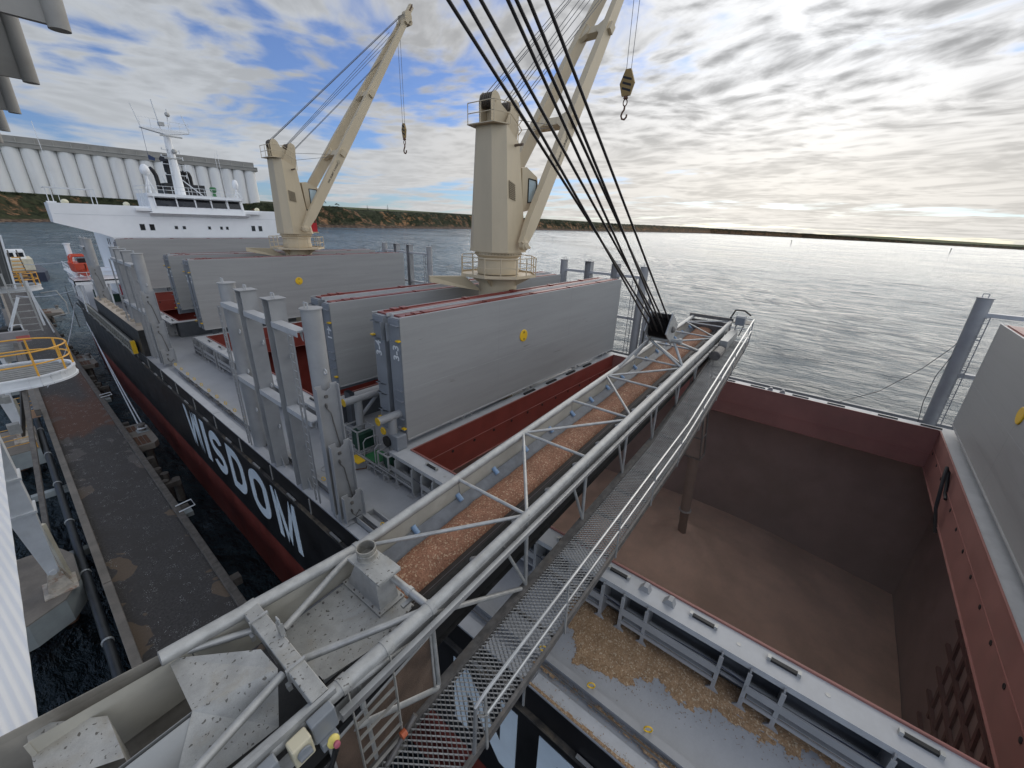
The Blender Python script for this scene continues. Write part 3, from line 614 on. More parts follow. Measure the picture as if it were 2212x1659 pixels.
# deck marks and hoses
s = MB(); s.torus((7.75, 17.6, DK+.004), .27, .02); s.build('tank_lid', G_STEEL, ship)
def coaming(y0, y1, idx, words):
    c = thing('hatch_coaming', words, 'hatch coaming', (CX, (y0+y1)/2, DK), 'hatch coamings along the deck')
    s = MB()
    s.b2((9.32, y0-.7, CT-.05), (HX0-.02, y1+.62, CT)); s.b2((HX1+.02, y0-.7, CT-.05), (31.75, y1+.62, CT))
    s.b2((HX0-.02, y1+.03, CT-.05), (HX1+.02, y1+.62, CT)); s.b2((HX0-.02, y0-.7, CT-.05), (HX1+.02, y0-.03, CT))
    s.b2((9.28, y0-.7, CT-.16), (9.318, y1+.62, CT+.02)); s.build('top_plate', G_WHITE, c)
    red = RED_OX if idx else RED_DUST
    s = MB(); zb = -12.32
    s.b2((HX0-.02, y0-.03, zb), (HX0, y1+.03, CT+.05)); s.b2((HX1, y0-.03, zb), (HX1+.02, y1+.03, CT+.05))
    s.each('side_plate', red, c)
    s = MB(); s.b2((HX0, y1, zb), (HX1, y1+.02, CT+.05)); s.build('aft_plate', RED_OX, c)
    s = MB(); s.b2((HX0, y0-.02, zb), (HX1, y0, CT+.05)); s.build('end_plate', red, c)
    lip = mat('worn pink edge paint', (.30, .125, .105), .5)
    s = MB()
    for x, sg in ((HX0, 1), (HX1, -1)): s.b2((x, y0, CT+.02), (x+sg*.05, y1, CT+.055)); s.b2((x, y0, zb-.03), (x+sg*.07, y1, zb))
    for y, sg in ((y0, 1), (y1, -1)): s.b2((HX0+.05, y, CT+.02), (HX1-.05, y+sg*.05, CT+.055)); s.b2((HX0+.07, y, zb-.03), (HX1-.07, y+sg*.07, zb)); s.b2((HX0+.02, y, -11.03), (HX1-.02, y+sg*.022, -11.0))
    s.b2((HX1-.022, y0+.03, -11.45), (HX1, y1-.03, -11.42))
    s.build('edge_bead', lip, c)
    s = MB()
    for k in range(13):
        for y, sg in ((y0, 1), (y1, -1)): s.lathe((HX0+1.0+k*1.62, y+sg*.004, -11.2), [(.085, -.01), (.085, .01)], 12, (0, 1, 0))
    s.each('drain_hole', DARK, c)
    # outer web plate with stay frames
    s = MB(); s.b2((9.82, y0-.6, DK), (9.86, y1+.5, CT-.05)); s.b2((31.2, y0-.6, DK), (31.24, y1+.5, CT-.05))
    s.b2((9.86, y0-.66, DK), (31.2, y0-.62, CT-.05)); s.b2((9.86, y1+.52, DK), (31.2, y1+.56, CT-.05)); s.build('web_plate', G_DARK, c)  # web plate coloured dark for the shadow it stands in
    y = y1+.75; k = 0
    while y > y0-.6:
        s = MB(); L = 1.9 if k % 3 == 0 else 2.7
        if y-L < y0-.7: break
        X = 9.24
        for j, u in enumerate((0, .72, L)):
            s.prism([(X-.09, y-u-.05, CT-.17), (X-.09, y-u+.05, CT-.17), (X-.09, y-u+.05, -11.32), (X-.09, y-u+.22, DK), (X-.09, y-u-.22, DK), (X-.09, y-u-.05, -11.32)], (.045, 0, 0))
            s.b2((X-.045, y-u-.02, DK), (9.82, y-u+.02, CT-.06))
            s.box((X-.05, y-u, DK+.012), (.42, .42, .02))
        s.b2((X-.11, y-L, -10.78), (X-.06, y, -10.56)); s.b2((X-.11, y-L, -11.12), (X-.06, y, -11.02))
        s.b2((X-.06, y-L+.08, -11.0), (X+.14, y-.08, -10.98))
        s.build('coaming_stay', G_STEEL, c); y -= L+.66; k += 1
        if y-1.9 < y0-.6 and y > y0+.6: break
    s = MB()
    for zz, r in ((-10.95, .05), (-11.15, .06), (-10.3, .03)): s.tube((9.6, y0-.5, zz), (9.6, y1+.5, zz), r, 8)
    s.each('coaming_pipe', G_STEEL, c, smooth=True)
    s = MB(); bl = mat('dark blue cable', (.012, .018, .05), .5)
    s.path([(9.2+.03*math.sin(v*2), v, -10.52-.07*abs(math.sin(v*.9))) for v in [y0+.5*q for q in range(int((y1-y0)*2))]], .012, 5); s.build('coaming_cable', bl, c)
    s = MB(); s2 = MB(); v = y1-1.5; k = 0
    while v > y0+.4:
        s2.b2((9.70, v-.62, CT+.004), (9.80, v, CT+.07))
        for q in (v-.66, v-.02): s.box((9.75, q, CT+.06), (.12, .08, .11))
        s.lathe((9.68, v-1.25, CT+.002), [(.055, 0), (.055, .006)], 12)
        for x in (31.35,): s2.b2((x, v-.9, CT), (x+.1, v, CT+.06))
        v -= (1.9 if k % 2 else 2.5); k += 1
    s.each('cleat_lug', GALV, c); s2.each('cleat_bar', DARK, c)
    s = MB()
    for v in (2.38, 1.66) if idx == 0 else (y0+4, y1-5): s.prism([(9.62, v-.14, CT), (9.62, v+.2, CT), (9.62, v+.06, CT+.2), (9.62, v-.06, CT+.2)], (.22, 0, 0)); s.prism([(31.3, v-.14, CT), (31.3, v+.2, CT), (31.3, v+.06, CT+.2), (31.3, v-.06, CT+.2)], (.22, 0, 0))
    s.each('stop_block', G_STEEL, c)
    # hold below
    s = MB(); xa, xb, ya, yb, zt, zb2 = 7.4, 33.9, y0-1.9, y1+2.0, -12.36, -27
    s.add([(xa, ya, zt), (xb, ya, zt), (xb, yb, zt), (xa, yb, zt), (xa, ya, zb2), (xb, ya, zb2), (xb, yb, zb2), (xa, yb, zb2)], [(0, 1, 5, 4), (1, 2, 6, 5), (2, 3, 7, 6), (3, 0, 4, 7), (4, 5, 6, 7)])
    s.b2((xa, ya, zt-.03), (HX0-.03, yb, zt)); s.b2((HX1+.03, ya, zt-.03), (xb, yb, zt)); s.b2((HX0-.03, ya, zt-.03), (HX1+.03, y0-.03, zt)); s.b2((HX0-.03, y1+.03, zt-.03), (HX1+.03, yb, zt))
    s.build('hold', HOLD if idx == 0 else RED_OX, c)
    return c
hc3 = coaming(*HATCH[0], 0, 'open hatch coaming with pale edge around the hold being filled with grain')
coaming(*HATCH[1], 1, 'hatch coaming behind the first grey stanchions with a dark empty hold')
coaming(*HATCH[2], 2, 'farthest hatch coaming near the white deckhouse')
# stools and gratings on the forward bulkhead of the loading hold
s = MB(); yf = -7.86
for i in range(7):
    x = 23.6-i*1.15; s.beam((x, yf, -14.2-.25*i), (x-1.9, yf, -20.5), .22, .12, (0, 1, 0))
for j in range(6):
    z = -15.2-j*1.2; s.b2((13, yf-.02, z-.08), (24.2-j*.35, yf+.12, z+.08))
s.build('bulkhead_stiffener', mat('dull brown red steel', (.13, .06, .052), .7), hc3)
# cross deck gear between hatch 3 and hatch 4
def crutch(y, z, label):
    t = thing('pipe_rest', label, 'pipe rest', (10.2, y, DK), 'yellow ended pipe rests')
    MB().tube((9.0, y, z), (11.9, y, z+.02), .19, 16).build('cross_pipe', G_STEEL, t, smooth=True)
    MB().tube((8.985, y, z), (8.998, y, z), .2, 18).build('end_cap', YELLOW, t)
    MB().tube((9.75, y, DK), (9.75, y, z-.1), .2, 14).build('post', G_STEEL, t, smooth=True)
    MB().beam((9.75, y+.02, z-1.1), (10.9, y+.02, z-.1), .16, .1).build('brace', G_STEEL, t)
crutch(17.6, -8.38, 'yellow ended grey pipe rest farther from the camera'); crutch(14.75, -8.42, 'yellow ended grey pipe rest beside the big upright hatch cover')
def cage(x, y, w, d, z0, z1, label, filled=True):
    t = thing('cargo_cage', label, 'metal cage', (x, y, z0), 'metal cages on the deck walkway'); s = MB()
    for a in (0, w):
        for b in (0, d): s.b2((x+a-.03, y+b-.03, z0), (x+a+.03, y+b+.03, z1))
    for z in (z0+.05, z1):
        for b in (0, d): s.b2((x, y+b-.028, z-.03), (x+w, y+b+.028, z+.03))
        for a in (0, w): s.b2((x+a-.028, y, z-.029), (x+a+.028, y+d, z+.029))
    s.b2((x, y+d/2-.025, z1-.03), (x+w, y+d/2+.025, z1+.025)); s.build('frame', G_STEEL, t)
    s = MB(); s.b2((x+.06, y+.06, z0+.06), (x+w-.06, y+d*.42, z0+(z1-z0)*.8)); s.tube((x+w*.5, y+d*.72, z0+.06), (x+w*.5, y+d*.72, z0+(z1-z0)*.72), w*.3, 12); s.build('drum', GREEN_D, t)
cage(9.05, 16.75, .95, 1.15, -10.85, -9.72, 'larger metal cage holding dark green drums'); cage(9.05, 14.3, .75, .8, -10.85, -10.1, 'smaller metal cage with a dark green cover next to the coaming frames')
t = thing('deck_walkway', 'low grey pipe framed walkway with green step between the hatches', 'walkway', (9.2, 16.5, DK)); s = MB()
for y in (19.4, 18.5, 17.6, 17.0, 16.0, 15.4, 14.7):
    for x in (9.0, 9.95): s.b2((x-.03, y-.03, DK), (x+.03, y+.03, -10.9))
for x in (9.0, 9.95):
    for z in (-10.9, -11.12): s.b2((x-.03, 14.3, z-.03), (x+.03, 19.8, z+.03))
for k in range(12): s.b2((9.03, 14.4+k*.45, -10.93), (9.92, 14.46+k*.45, -10.88))
s.build('frame', G_STEEL, t); MB().b2((9.06, 15.3, -10.86), (9.9, 16.35, -10.83)).build('green_step', GREEN, t)
s = MB()
for y in (15.35, 16.3): s.path([(9.06, y, -10.85), (9.06, y, -10.1), (9.2, y, -9.95), (9.7, y, -9.95), (9.86, y, -10.1), (9.86, y, -10.85)], .03, 6)
s.build('handrail', G_STEEL, t); MB().b2((8.55, 16.1, -11.0), (8.95, 16.9, -10.95)).build('yellow_step', YELLOW, t)
tag(MB().path([(8.0, 16.5, DK+.03), (8.5, 16.5, DK+.03), (9.0, 16.2, DK+.03), (9.3, 16.5, DK+.03), (9.6, 16.3, DK+.03)], .03, 6).build('deck_hose', RUSTY), 'thin rusty red hose lying on the grey deck', 'hose')
t = thing('hydraulic_box', 'grey winch box with a round black wheel under the upright hatch cover', 'winch box', (9.75, 14.6, CT))
MB().b2((9.55, 14.2, CT+.01), (10.1, 14.9, CT+.75)).build('casing', G_END, t, bevel=.04); MB().lathe((9.5, 14.95, CT+.3), [(.24, -.05), (.27, -.05), (.27, .05), (.1, .06), (.1, .1)], 18, (1, 0, 0)).build('wheel', DARK, t, smooth=True)
MB().lathe((9.52, 15.2, CT+.75), [(.16, -.05), (.2, 0), (.16, .05)], 12, (1, 0, 0)).build('yellow_guard', YELLOW, t)
# ------------------------------------------------------------------ folding hatch covers, standing upright
def cover(y0, th, z0, z1, face, nums, lab, x0=10.2, x1=31.65, cap=True, flip=False, slope=0.):
    """near face at y0, thickness th towards +y; face=-1: the outer skin looks towards -y"""
    yb = y0+th; t = thing('hatch_cover', lab, 'hatch cover', (CX, y0+th/2, z0), 'upright folded hatch covers')
    sk = y0 if face < 0 else yb
    lo, hi = (sk+.03, yb-.16) if face < 0 else (y0+.16, sk-.03)
    MB().b2((x0+.03, lo, z0+.03), (x1-.03, hi, z1-.05)).build('core', G_END, t)
    s = MB(); s.b2((x0, min(sk, sk-face*.03), z0), (x1, max(sk, sk-face*.03), z1)); s.build('skin_plate', G_PANEL, t)
    s = MB(); s.b2((x0+.02, sk+face*.004, z0+(z1-z0)*.43), (x1-.02, sk+face*.001, z0+(z1-z0)*.43+.025))
    s.b2((x0+.02, sk+face*.05, z0-.06), (x1-.02, sk-face*.02, z0+.0)); s.build('weld_seam', mat('pale seam paint', (.36, .36, .355), .5), t)
    s = MB(); dz_ = (z1-z0)/8
    for q in range(1, 8): s.b2((x0+.03, sk+face*.0015, z0+q*dz_+.12), (x1-.03, sk-face*.002, z0+q*dz_+.133))
    for q in (.30, .645): s.b2((x0+(x1-x0)*q, sk+face*.0012, z0+.02), (x0+(x1-x0)*q+.018, sk-face*.002, z1-.02))
    s.build('plate_seam', mat('faint plate seam', (.285, .283, .277), .5, var=.1), t)
    # gasket channel in the top edge
    s = MB(); a, b = sorted((sk-face*.06, sk-face*.42)); a0, b0 = sorted((sk-face*.07, sk-face*(th-.22))); s.b2((x0+.25, a0, z1-.06), (x1-.25, b0, z1+.012))
    a2, b2 = sorted((sk-face*.16, sk-face*.28)); s.b2((x0+.5, a2, z1+.012), (x1-.5, b2, z1+.06))
    k = 0; x = x0+.9
    while x < x1-.6:
        s.b2((x, a, z1+.012), (x+.3, b, z1+.09)); x += .5 if k == 0 else 4.1; k += 1
    s.build('gasket_channel', RED_OX, t)
    s = MB(); s.b2((x0, sk, z1-.0), (x1, sk-face*.055, z1+.03))
    e = (yb-.16, yb-.10) if face < 0 else (y0+.10, y0+.16); s.b2((x0+.2, e[0], z1-.1), (x1-.2, e[1], z1+.05)); s.build('top_lip', G_WHITE, t)
    # port end plate: flanges, lugs
    s = MB(); c0, c1 = (y0+.05, yb-.12) if face < 0 else (y0+.12, yb-.05)
    for q in (z1-.35, z1-1.1, z0+.42*(z1-z0), z0+.33*(z1-z0), z0+1.0, z0+.45): s.prism([(x0+.03, c0, q), (x0+.03, c1, q), (x0-.16, (c0+c1)/2, q), (x0-.16, c0 if face < 0 else c1, q)], (0, 0, .035))
    s.b2((x0-.02, c0, z0), (x0+.03, c1, z1-.1)); s.b2((x0-.16, c1-.06 if face < 0 else c0, z1-1.1), (x0-.02, c1 if face < 0 else c0+.06, z1-.3)); s.build('end_plate', G_END, t)
    s = MB()
    for q in (z1-.98, z0+.56): s.box((x0-.10, sk-face*.08, q), (.15, .2, .06))
    s.each('lug', YELLOW, t)
    if cap:
        xc, zc = CX-1.72, z0+(z1-z0)*.60
        MB().lathe((xc, sk+face*.0, zc), [(.36, face*-.01), (.36, face*.03), (.33, face*.045), (.0, face*.05)], 28, (0, 1, 0)).build('access_cap', YELLOW, t)
        s = MB()
        for dz in (-.2, .2):
            for dx in (-.04, .04): s.box((xc+dx, sk+face*.052, zc+dz), (.03, .012, .11))
        s.each('cap_bolt', TXT_D, t)
    if nums:
        yc = (c0+c1)/2-(.08 if face < 0 else -.08)
        text(nums, 'number_marking', TXT, (x0-.03, yc, z1-1.58), (0, 0, -1 if flip else 1), (0, -1 if flip else 1, 0), .55, t, 1.0)
    return t
cover(14.3, .95, -9.62, -3.87, -1, '3-3', 'largest upright grey hatch cover, yellow cap on its face, marked 3-3')
cover(15.38, .95, -9.6, -3.9, 1, '3-4', 'grey hatch cover folded behind the largest one, marked 3-4', cap=False)
cover(20.1, .92, -8.55, -4.05, -1, '4-1', 'shorter grey hatch cover marked 4-1 in front of the nearer crane post', cap=False, flip=True)
cover(21.1, .92, -9.3, -3.95, 1, '', 'grey hatch cover folded behind the one marked 4-1', cap=False, flip=True)
cover(42.7, .75, -9.5, -3.68, -1, '4-3', 'wide grey hatch cover with yellow cap behind the middle stanchions')
cover(43.52, .75, -9.5, -3.72, 1, '4-4', 'grey hatch cover folded behind the wide one at the middle hold', cap=False)
cover(48.6, .72, -8.6, -3.75, -1, '5-1', 'grey hatch cover in front of the farther crane post', cap=False, flip=True)
cover(49.38, .72, -9.2, -3.7, 1, '5-2', 'grey hatch cover folded behind the one by the farther crane post', cap=False, flip=True)
cover(70.8, .9, -9.4, -3.35, -1, '', 'farthest grey hatch cover standing against the white deckhouse', x1=31.5, cap=False)
cover(-7.4, .95, -9.62, -3.95, 1, '', 'grey hatch cover at the right edge of the picture with part of a yellow cap', x0=9.6, x1=31.75)
cover(-8.45, .95, -9.62, -3.95, -1, '', 'grey hatch cover folded in front of the right edge one', x0=9.6, x1=31.75, cap=False)
cap2 = MB().lathe((23.75, -6.448, -6.3), [(.36, -.01), (.36, .03), (.33, .045), (0, .05)], 28, (0, 1, 0)).build('access_cap', YELLOW, [o for o in bpy.data.objects if o.get('label', '').startswith('grey hatch cover at the right edge')][0])
t = thing('stowage_bracket', 'row of short grey legs under the largest hatch cover', 'bracket', (CX, 14.75, CT)); s = MB()
for x in (13.2, 13.9, 19.5, 25.5, 30.2): s.b2((x, 14.55, CT), (x+.3, 14.95, -9.66)); s.beam((x+.8, 14.5, CT+.0), (x+.55, 14.9, -9.66), .22, .1)
s.each('leg', G_STEEL, t); s = MB()
for x in (19.0, 21.5, 24.0, 26.4): s.b2((x, 14.05, CT+.004), (x+1.1, 14.2, CT+.1))
s.each('seal_bar', DARK, t)
for y, a in ((21, 'aft of the nearer crane'), (43.5, 'behind the middle hold'), (71.2, 'at the deckhouse')):
    tt = thing('stowage_bracket', 'row of short grey legs under the hatch covers '+a, 'bracket', (CX, y, CT)); s = MB()
    for x in (11, 14, 17, 24, 27, 30): s.b2((x, y-.3, DK), (x+.3, y+.3, -9.4))
    s.each('leg', G_DARK, tt)
# ------------------------------------------------------------------ deck cargo stanchions
def hook_eye(s, x, y, z): s.torus((x, y, z), .10, .026, (1, 0, 0))
def stanchions(X, Ys, lab, side=1, flaps=True, group='deck cargo stanchion frames', lad=True):
    """outer two posts are round pipes, the inner ones H beams"""
    t = thing('stanchion_frame', lab, 'stanchion', (X, sum(Ys)/len(Ys), DK), group); ZT = -2.95; Ys = sorted(Ys)
    eyes = MB()
    for i, y in enumerate(Ys):
        s = MB()
        if i in (0, len(Ys)-1): s.lathe((X+.15*side, y, 0), [(.34, DK), (.34, ZT-.03)], 22); s.lathe((X+.15*side, y, 0), [(.38, ZT-.03), (.38, ZT+.01)], 22)
        else:
            s.b2((X-.30, y-.30, DK), (X+.30, y-.265, ZT)); s.b2((X-.30, y+.265, DK), (X+.30, y+.30, ZT)); s.b2((X-.02, y-.265, DK), (X+.02, y+.265, ZT)); s.b2((X-.36, y-.36, ZT), (X+.36, y+.36, ZT+.03))
            for sg in (-1, 1): s.prism([(X-.02, y+sg*.30, DK), (X-.02, y+sg*.62, DK), (X-.02, y+sg*.30, DK+.6)], (.04, 0, 0))
        s.build('post', G_STEEL, t, smooth=True)
        s = MB(); s.path([(X, y-.12, ZT), (X, y-.12, ZT+.2), (X, y+.12, ZT+.2), (X, y+.12, ZT)], .028, 6); s.build('lifting_eye', G_WHITE, t)
        for z in (-5.2, -7.2, -9.3): hook_eye(eyes, X+.15*side, y-.42, z)
    eyes.each('lashing_eye', G_WHITE, t)
    for z in (-3.75, -7.3):
        s = MB()
        for a, b in zip(Ys, Ys[1:]):
            s.b2((X-.34, a+.28, z-.06), (X+.06, b-.28, z)); s.b2((X-.34, a+.28, z-.22), (X-.31, b-.28, z-.06))
            for q in (a+.3, b-.3): s.prism([(X-.15, q, z-.06), (X-.15, q+(.25 if q == a+.3 else -.25), z-.06), (X-.15, q, z-.4)], (.03, 0, 0))
        s.build('rail', G_WHITE, t)
    if lad:
        for yl in (Ys[0]+.62, Ys[-1]-.3):
            s = MB(); dx = X-.42
            for q in (-.16, .16): s.b2((dx-.03, yl+q-.02, DK+.4), (dx+.03, yl+q+.02, -3.9))
            s.build('ladder', G_STEEL, t); s = MB()
            for k in range(22): s.tube((dx, yl-.16, DK+.6+k*.33), (dx, yl+.16, DK+.6+k*.33), .014, 5)
            s.each('ladder_rung', G_WHITE, t)
    if flaps:
        y = Ys[0]-.55
        for k, (zb, zt) in enumerate(((-11.2, -5.6), (-11.3, -7.85), (-11.2, -10.0))):
            s = MB(); yy = y-.02-.33*k; xx = X+.0+.05*k; w = .42
            s.prism([(xx-w, yy, zb), (xx+w, yy, zb), (xx+w, yy, zt), (xx+.16, yy, zt), (xx+.16, yy, zt-.16), (xx, yy, zt-.26), (xx-.16, yy, zt-.16), (xx-.16, yy, zt), (xx-w, yy, zt)], (0, -.03, 0))
            for q in (-w, w-.03): s.b2((xx+q, yy-.2, zb), (xx+q+.03, yy-.03, zt-.05))
            s.build('flap_board', G_STEEL, t)
            s = MB(); s.path([(xx-.1, yy-.06, zt-.9), (xx+.02, yy-.1, zt-1.1), (xx+.22, yy-.08, max(zb+.3, zt-2.6)), (xx+.25, yy-.07, max(zb+.2, zt-3.1))], .022, 6); s.lathe((xx-.1, yy-.07, zt-.8), [(.06, -.03), (.1, 0), (.06, .03)], 8, (1, 0, 0)); s.box((xx-.05, yy-.06, zt-.45), (.1, .08, .1)); s.build('turnbuckle', GALV_D, t)
    return t
PORT = [14.3, 16.95, 19.65, 22.3]
stanchions(6.42, PORT, 'nearest row of four grey stanchions beside the lettered ship side')
t = thing('lashing_tray', 'grey tray lying on the deck edge forward of the nearest stanchions', 'tray', (6.8, 11.9, DK)); s = MB()
s.b2((6.56, 10.4, DK+.02), (7.35, 13.0, DK+.06)); s.b2((6.56, 10.4, DK+.06), (6.60, 13.0, DK+.3)); s.b2((7.3, 10.4, DK+.06), (7.35, 13.0, DK+.3)); s.b2((6.60, 12.95, DK+.06), (7.3, 13.0, DK+.3)); s.build('tray_plate', G_STEEL, t)
s = MB(); s.path([(6.9, 12.5, DK+.2), (7.0, 12.2, DK+.22), (6.95, 10.6, DK+.15)], .03, 6); s.lathe((6.9, 12.5, DK+.2), [(.05, -.05), (.12, 0), (.05, .05)], 8); s.build('turnbuckle', GALV_D, t)
stanchions(6.75, [41.4, 44.1, 46.8, 49.5], 'second row of grey stanchions seen end on farther aft')
stanchions(6.75, [63.5, 66.2], 'single far pair of grey stanchions near the orange boat', lad=False)
stanchions(34.45, [13.6, 16.25, 18.9, 21.5], 'row of dark stanchions on the seaward side behind the largest hatch cover', -1)
stanchions(34.45, [41.05, 45.1, 47.8, 50.3], 'row of dark stanchions on the seaward side between the two cranes', -1, flaps=False)
stanchions(34.45, [-6.0, -8.7, -11.4], 'dark stanchion with a ladder at the right over the open hold', -1, flaps=False)
t = thing('lashing_wire', 'two slack wires hanging from the right hand stanchion over the sea', 'wire', (34.3, -4.8, DK))
MB().path([(34.3, -5.85, -5.2), (34.2, -5.5, -6.0), (34.2, -4.7, -7.4), (34.1, -3.2, -9.3), (34, -1.4, -10.6)], .02, 5).build('long_wire', WIRE, t)
MB().path([(34.3, -5.85, -5.2), (34.2, -5.7, -6.3), (34.2, -5.4, -7.7), (34.2, -5.35, -9.4), (34.2, -5.5, -10.8)], .02, 5).build('short_wire', WIRE, t)
s = MB(); s.lathe((34.3, -5.83, -5.0), [(.05, -.1), (.12, 0), (.05, .1)], 8, (1, 0, 0)); s.build('shackle', GALV_D, t)
t = thing('vent_hose', 'bent black hose hooked over the inner edge of the open hold', 'hose', (25.8, -6, CT))
MB().path([(24.2, -5.95, -12.6), (24.6, -5.7, -11.6), (25.6, -5.7, -10.3), (26.0, -5.75, -10.05), (26.1, -5.9, -10.3), (25.4, -5.95, -11.1), (25.0, -5.95, -11.2)], .07, 8).build('hose', DARK, t, smooth=True)
# ------------------------------------------------------------------ deck cranes
def crane():
    X, Y = CX, 17.9
    t = thing('deck_crane', 'nearer cream deck crane standing behind the largest upright hatch cover', 'ship crane', (X, Y, DK), 'cream deck cranes')
    at = lambda dx, dy, z: (X+dx, Y+dy, z)
    MB().lathe((X, Y, 0), [(1.24, DK), (1.24, -3.1)], 32).build('pedestal', CREAM, t, smooth=True)
    MB().lathe((X, Y, 0), [(1.32, -3.0), (1.36, -2.75), (1.30, -2.5), (1.30, -2.15), (1.36, -2.1), (1.30, -2.0), (1.46, -1.86), (1.46, -1.66)], 36).build('slew_ring', CREAM, t, smooth=True)
    s = MB()
    for i in range(44):
        a = i*math.pi/22; s.box(at(1.47*math.cos(a), 1.47*math.sin(a), -1.77), (.07, .07, .06))
    s.each('ring_bolt', CREAM_D, t)
    pl = MB(); a8 = [math.pi/8+i*math.pi/4 for i in range(8)]; R = 2.55
    pl.prism([at(R*math.cos(a), R*math.sin(a), -3.12) for a in a8], (0, 0, .07)); plat = pl.build('platform', CREAM, t)
    s = MB()
    for i in range(8):
        a = a8[i]; b = a8[(i+1) % 8]; p, q = at(R*math.cos(a)*.98, R*math.sin(a)*.98, -3.05), at(R*math.cos(b)*.98, R*math.sin(b)*.98, -3.05)
        for f in (0, .5):
            c = Vector(p).lerp(Vector(q), f); s.beam(c, c+Vector((0, 0, 1.1)), .05)
        for z in (.55, 1.1): s.beam(Vector(p)+Vector((0, 0, z)), Vector(q)+Vector((0, 0, z)), .045)
        s.beam(Vector(p)+Vector((0, 0, .04)), Vector(q)+Vector((0, 0, .04)), .02, .12)
    s.build('railing', CREAM, plat)
    s = MB()
    for a in a8[::2]: s.prism([at(1.2*math.cos(a), 1.2*math.sin(a), -3.12), at(2.3*math.cos(a), 2.3*math.sin(a), -3.12), at(1.2*math.cos(a), 1.2*math.sin(a), -3.75)], (.03*math.sin(a), -.03*math.cos(a), 0))
    s.each('bracket', CREAM, plat)
    # jib rest arm on the platform
    MB().prism([at(-2.4, .6, -3.1), at(-4.4, 1.5, -3.05), at(-4.4, 1.5, -3.4), at(-1.1, .4, -4.1)], (.1, .25, 0)).build('rest_arm', CREAM, t)
    # tower: faceted, raked back a little at the front
    b = [(-1.5, .8), (-1.5, -.8), (-.95, -1.57), (1.0, -1.4), (1.45, -.7), (1.45, .7), (1.0, 1.4), (-.95, 1.57)]
    tp = [(-1.36, .68), (-1.36, -.5), (-.86, -1.16), (.52, -1.0), (.68, -.5), (.68, .5), (.52, 1.0), (-.86, 1.16)]
    zt = [5.05, 5.05, 5.05, 4.32, 4.1, 4.1, 4.32, 5.05]
    vs = [at(x, y, -1.64) for x, y in b]+[at(x, y, z) for (x, y), z in zip(tp, zt)]
    s = MB(); s.add(vs, [tuple(range(7, -1, -1)), (8, 9, 10, 15), (10, 11, 14, 15), (11, 12, 13, 14)]+[(i, (i+1) % 8, 8+(i+1) % 8, 8+i) for i in range(8)])
    tw = s.build('tower', CREAM, t)
    s = MB(); s.add([at(x*1.015, y*1.015, -1.66) for x, y in b]+[at(x*1.015, y*1.015, -1.56) for x, y in b], [tuple(range(7, -1, -1)), tuple(range(8, 16))]+[(i, (i+1) % 8, 8+(i+1) % 8, 8+i) for i in range(8)]); s.build('base_flange', CREAM, tw)
    # face frame on the -y side for things fixed to it
    def onface(u, v, off=.01):
        p0, p1 = Vector(at(-.95, -1.57, -1.64)), Vector(at(1.0, -1.4, -1.64)); q0, q1 = Vector(at(-.86, -1.16, 5.05)), Vector(at(.52, -1.0, 4.32))
        p = p0.lerp(p1, u).lerp(q0.lerp(q1, u), v); n = (p1-p0).cross(q0-p0).normalized(); return p+n*off
    n_ = (onface(.5, .5, 1)-onface(.5, .5, 0))
    s = MB(); s.add([onface(.10, .46, .012), onface(.50, .46, .012), onface(.50, .60, .012), onface(.10, .60, .012)], [(0, 1, 2, 3)]); s.build('louvre', mat('brown louvre', (.21, .155, .095), .7), tw)
    s = MB()
    for k in range(9): s.beam(onface(.10, .465+k*.0155, .03), onface(.50, .465+k*.0155, .03), .05, .03)
    s.each('louvre_slat', CREAM_D, tw)
    s = MB(); s.tube(onface(.62, .93, -.1), onface(.62, .93, .0)+n_*.55, .07, 10); s.build('vent_spout', mat('brown vent', (.14, .10, .07), .6), tw)
    # top platform and rail
    s = MB(); s.prism([at(-1.75, -1.0, 5.06), at(-1.75, 1.0, 5.06), at(-.7, 1.25, 5.06), at(-.7, -1.25, 5.06)], (0, 0, .05)); tpf = s.build('top_platform', CREAM, t)
    s = MB()
    for z in (.5, 1.0): s.path([at(-.6, -1.22, 5.1+z), at(-1.7, -.98, 5.1+z), at(-1.7, .98, 5.1+z)], .025, 6); s.path([at(-.6, -1.22, 5.1+z), at(.55, -1.12, 4.5+z), at(.75, -.7, 4.3+z)], .025, 6)
    for p in ((-1.7, -.98, 5.1), (-1.7, 0, 5.1), (-1.7, .98, 5.1), (-.6, -1.22, 5.1), (.1, -1.17, 4.75), (.75, -.7, 4.2)): s.tube(at(*p), at(p[0], p[1], p[2]+1.0), .025, 6)
    s.build('railing', CREAM, tpf)
    # sheave head: two pairs of cheek plates with sheaves
    s = MB()
    for y in (-.46, .42): s.prism([at(-1.32, y, 5.0), at(.3, y, 4.9), at(.3, y, 5.75), at(-.5, y, 6.12), at(-.64, y, 6.45), at(-.82, y, 6.62), at(-1.05, y, 6.68), at(-1.27, y, 6.5), at(-1.36, y, 6.2)], (0, .04, 0))
    for y in (-.66, .62):
        s.prism([at(-.55, y, 4.9), at(.66, y, 4.2), at(.86, y, 6.15), at(.78, y, 6.38), at(.48, y, 6.52), at(.2, y, 6.35), at(.12, y, 6.05)], (0, .031, 0))
    s.b2(at(-.75, -.4, 5.0), at(-.62, .4, 6.0)); s.b2(at(.12, -.62, 4.5), at(.22, .62, 5.9)); s.tube(at(-1.02, -.5, 6.25), at(-1.02, .5, 6.25), .09, 8); s.tube(at(.5, -.7, 6.1), at(.5, .7, 6.1), .09, 8); s.build('head_plate', CREAM, t)
    sh = MB(); a = Vector((0, 1, 0))
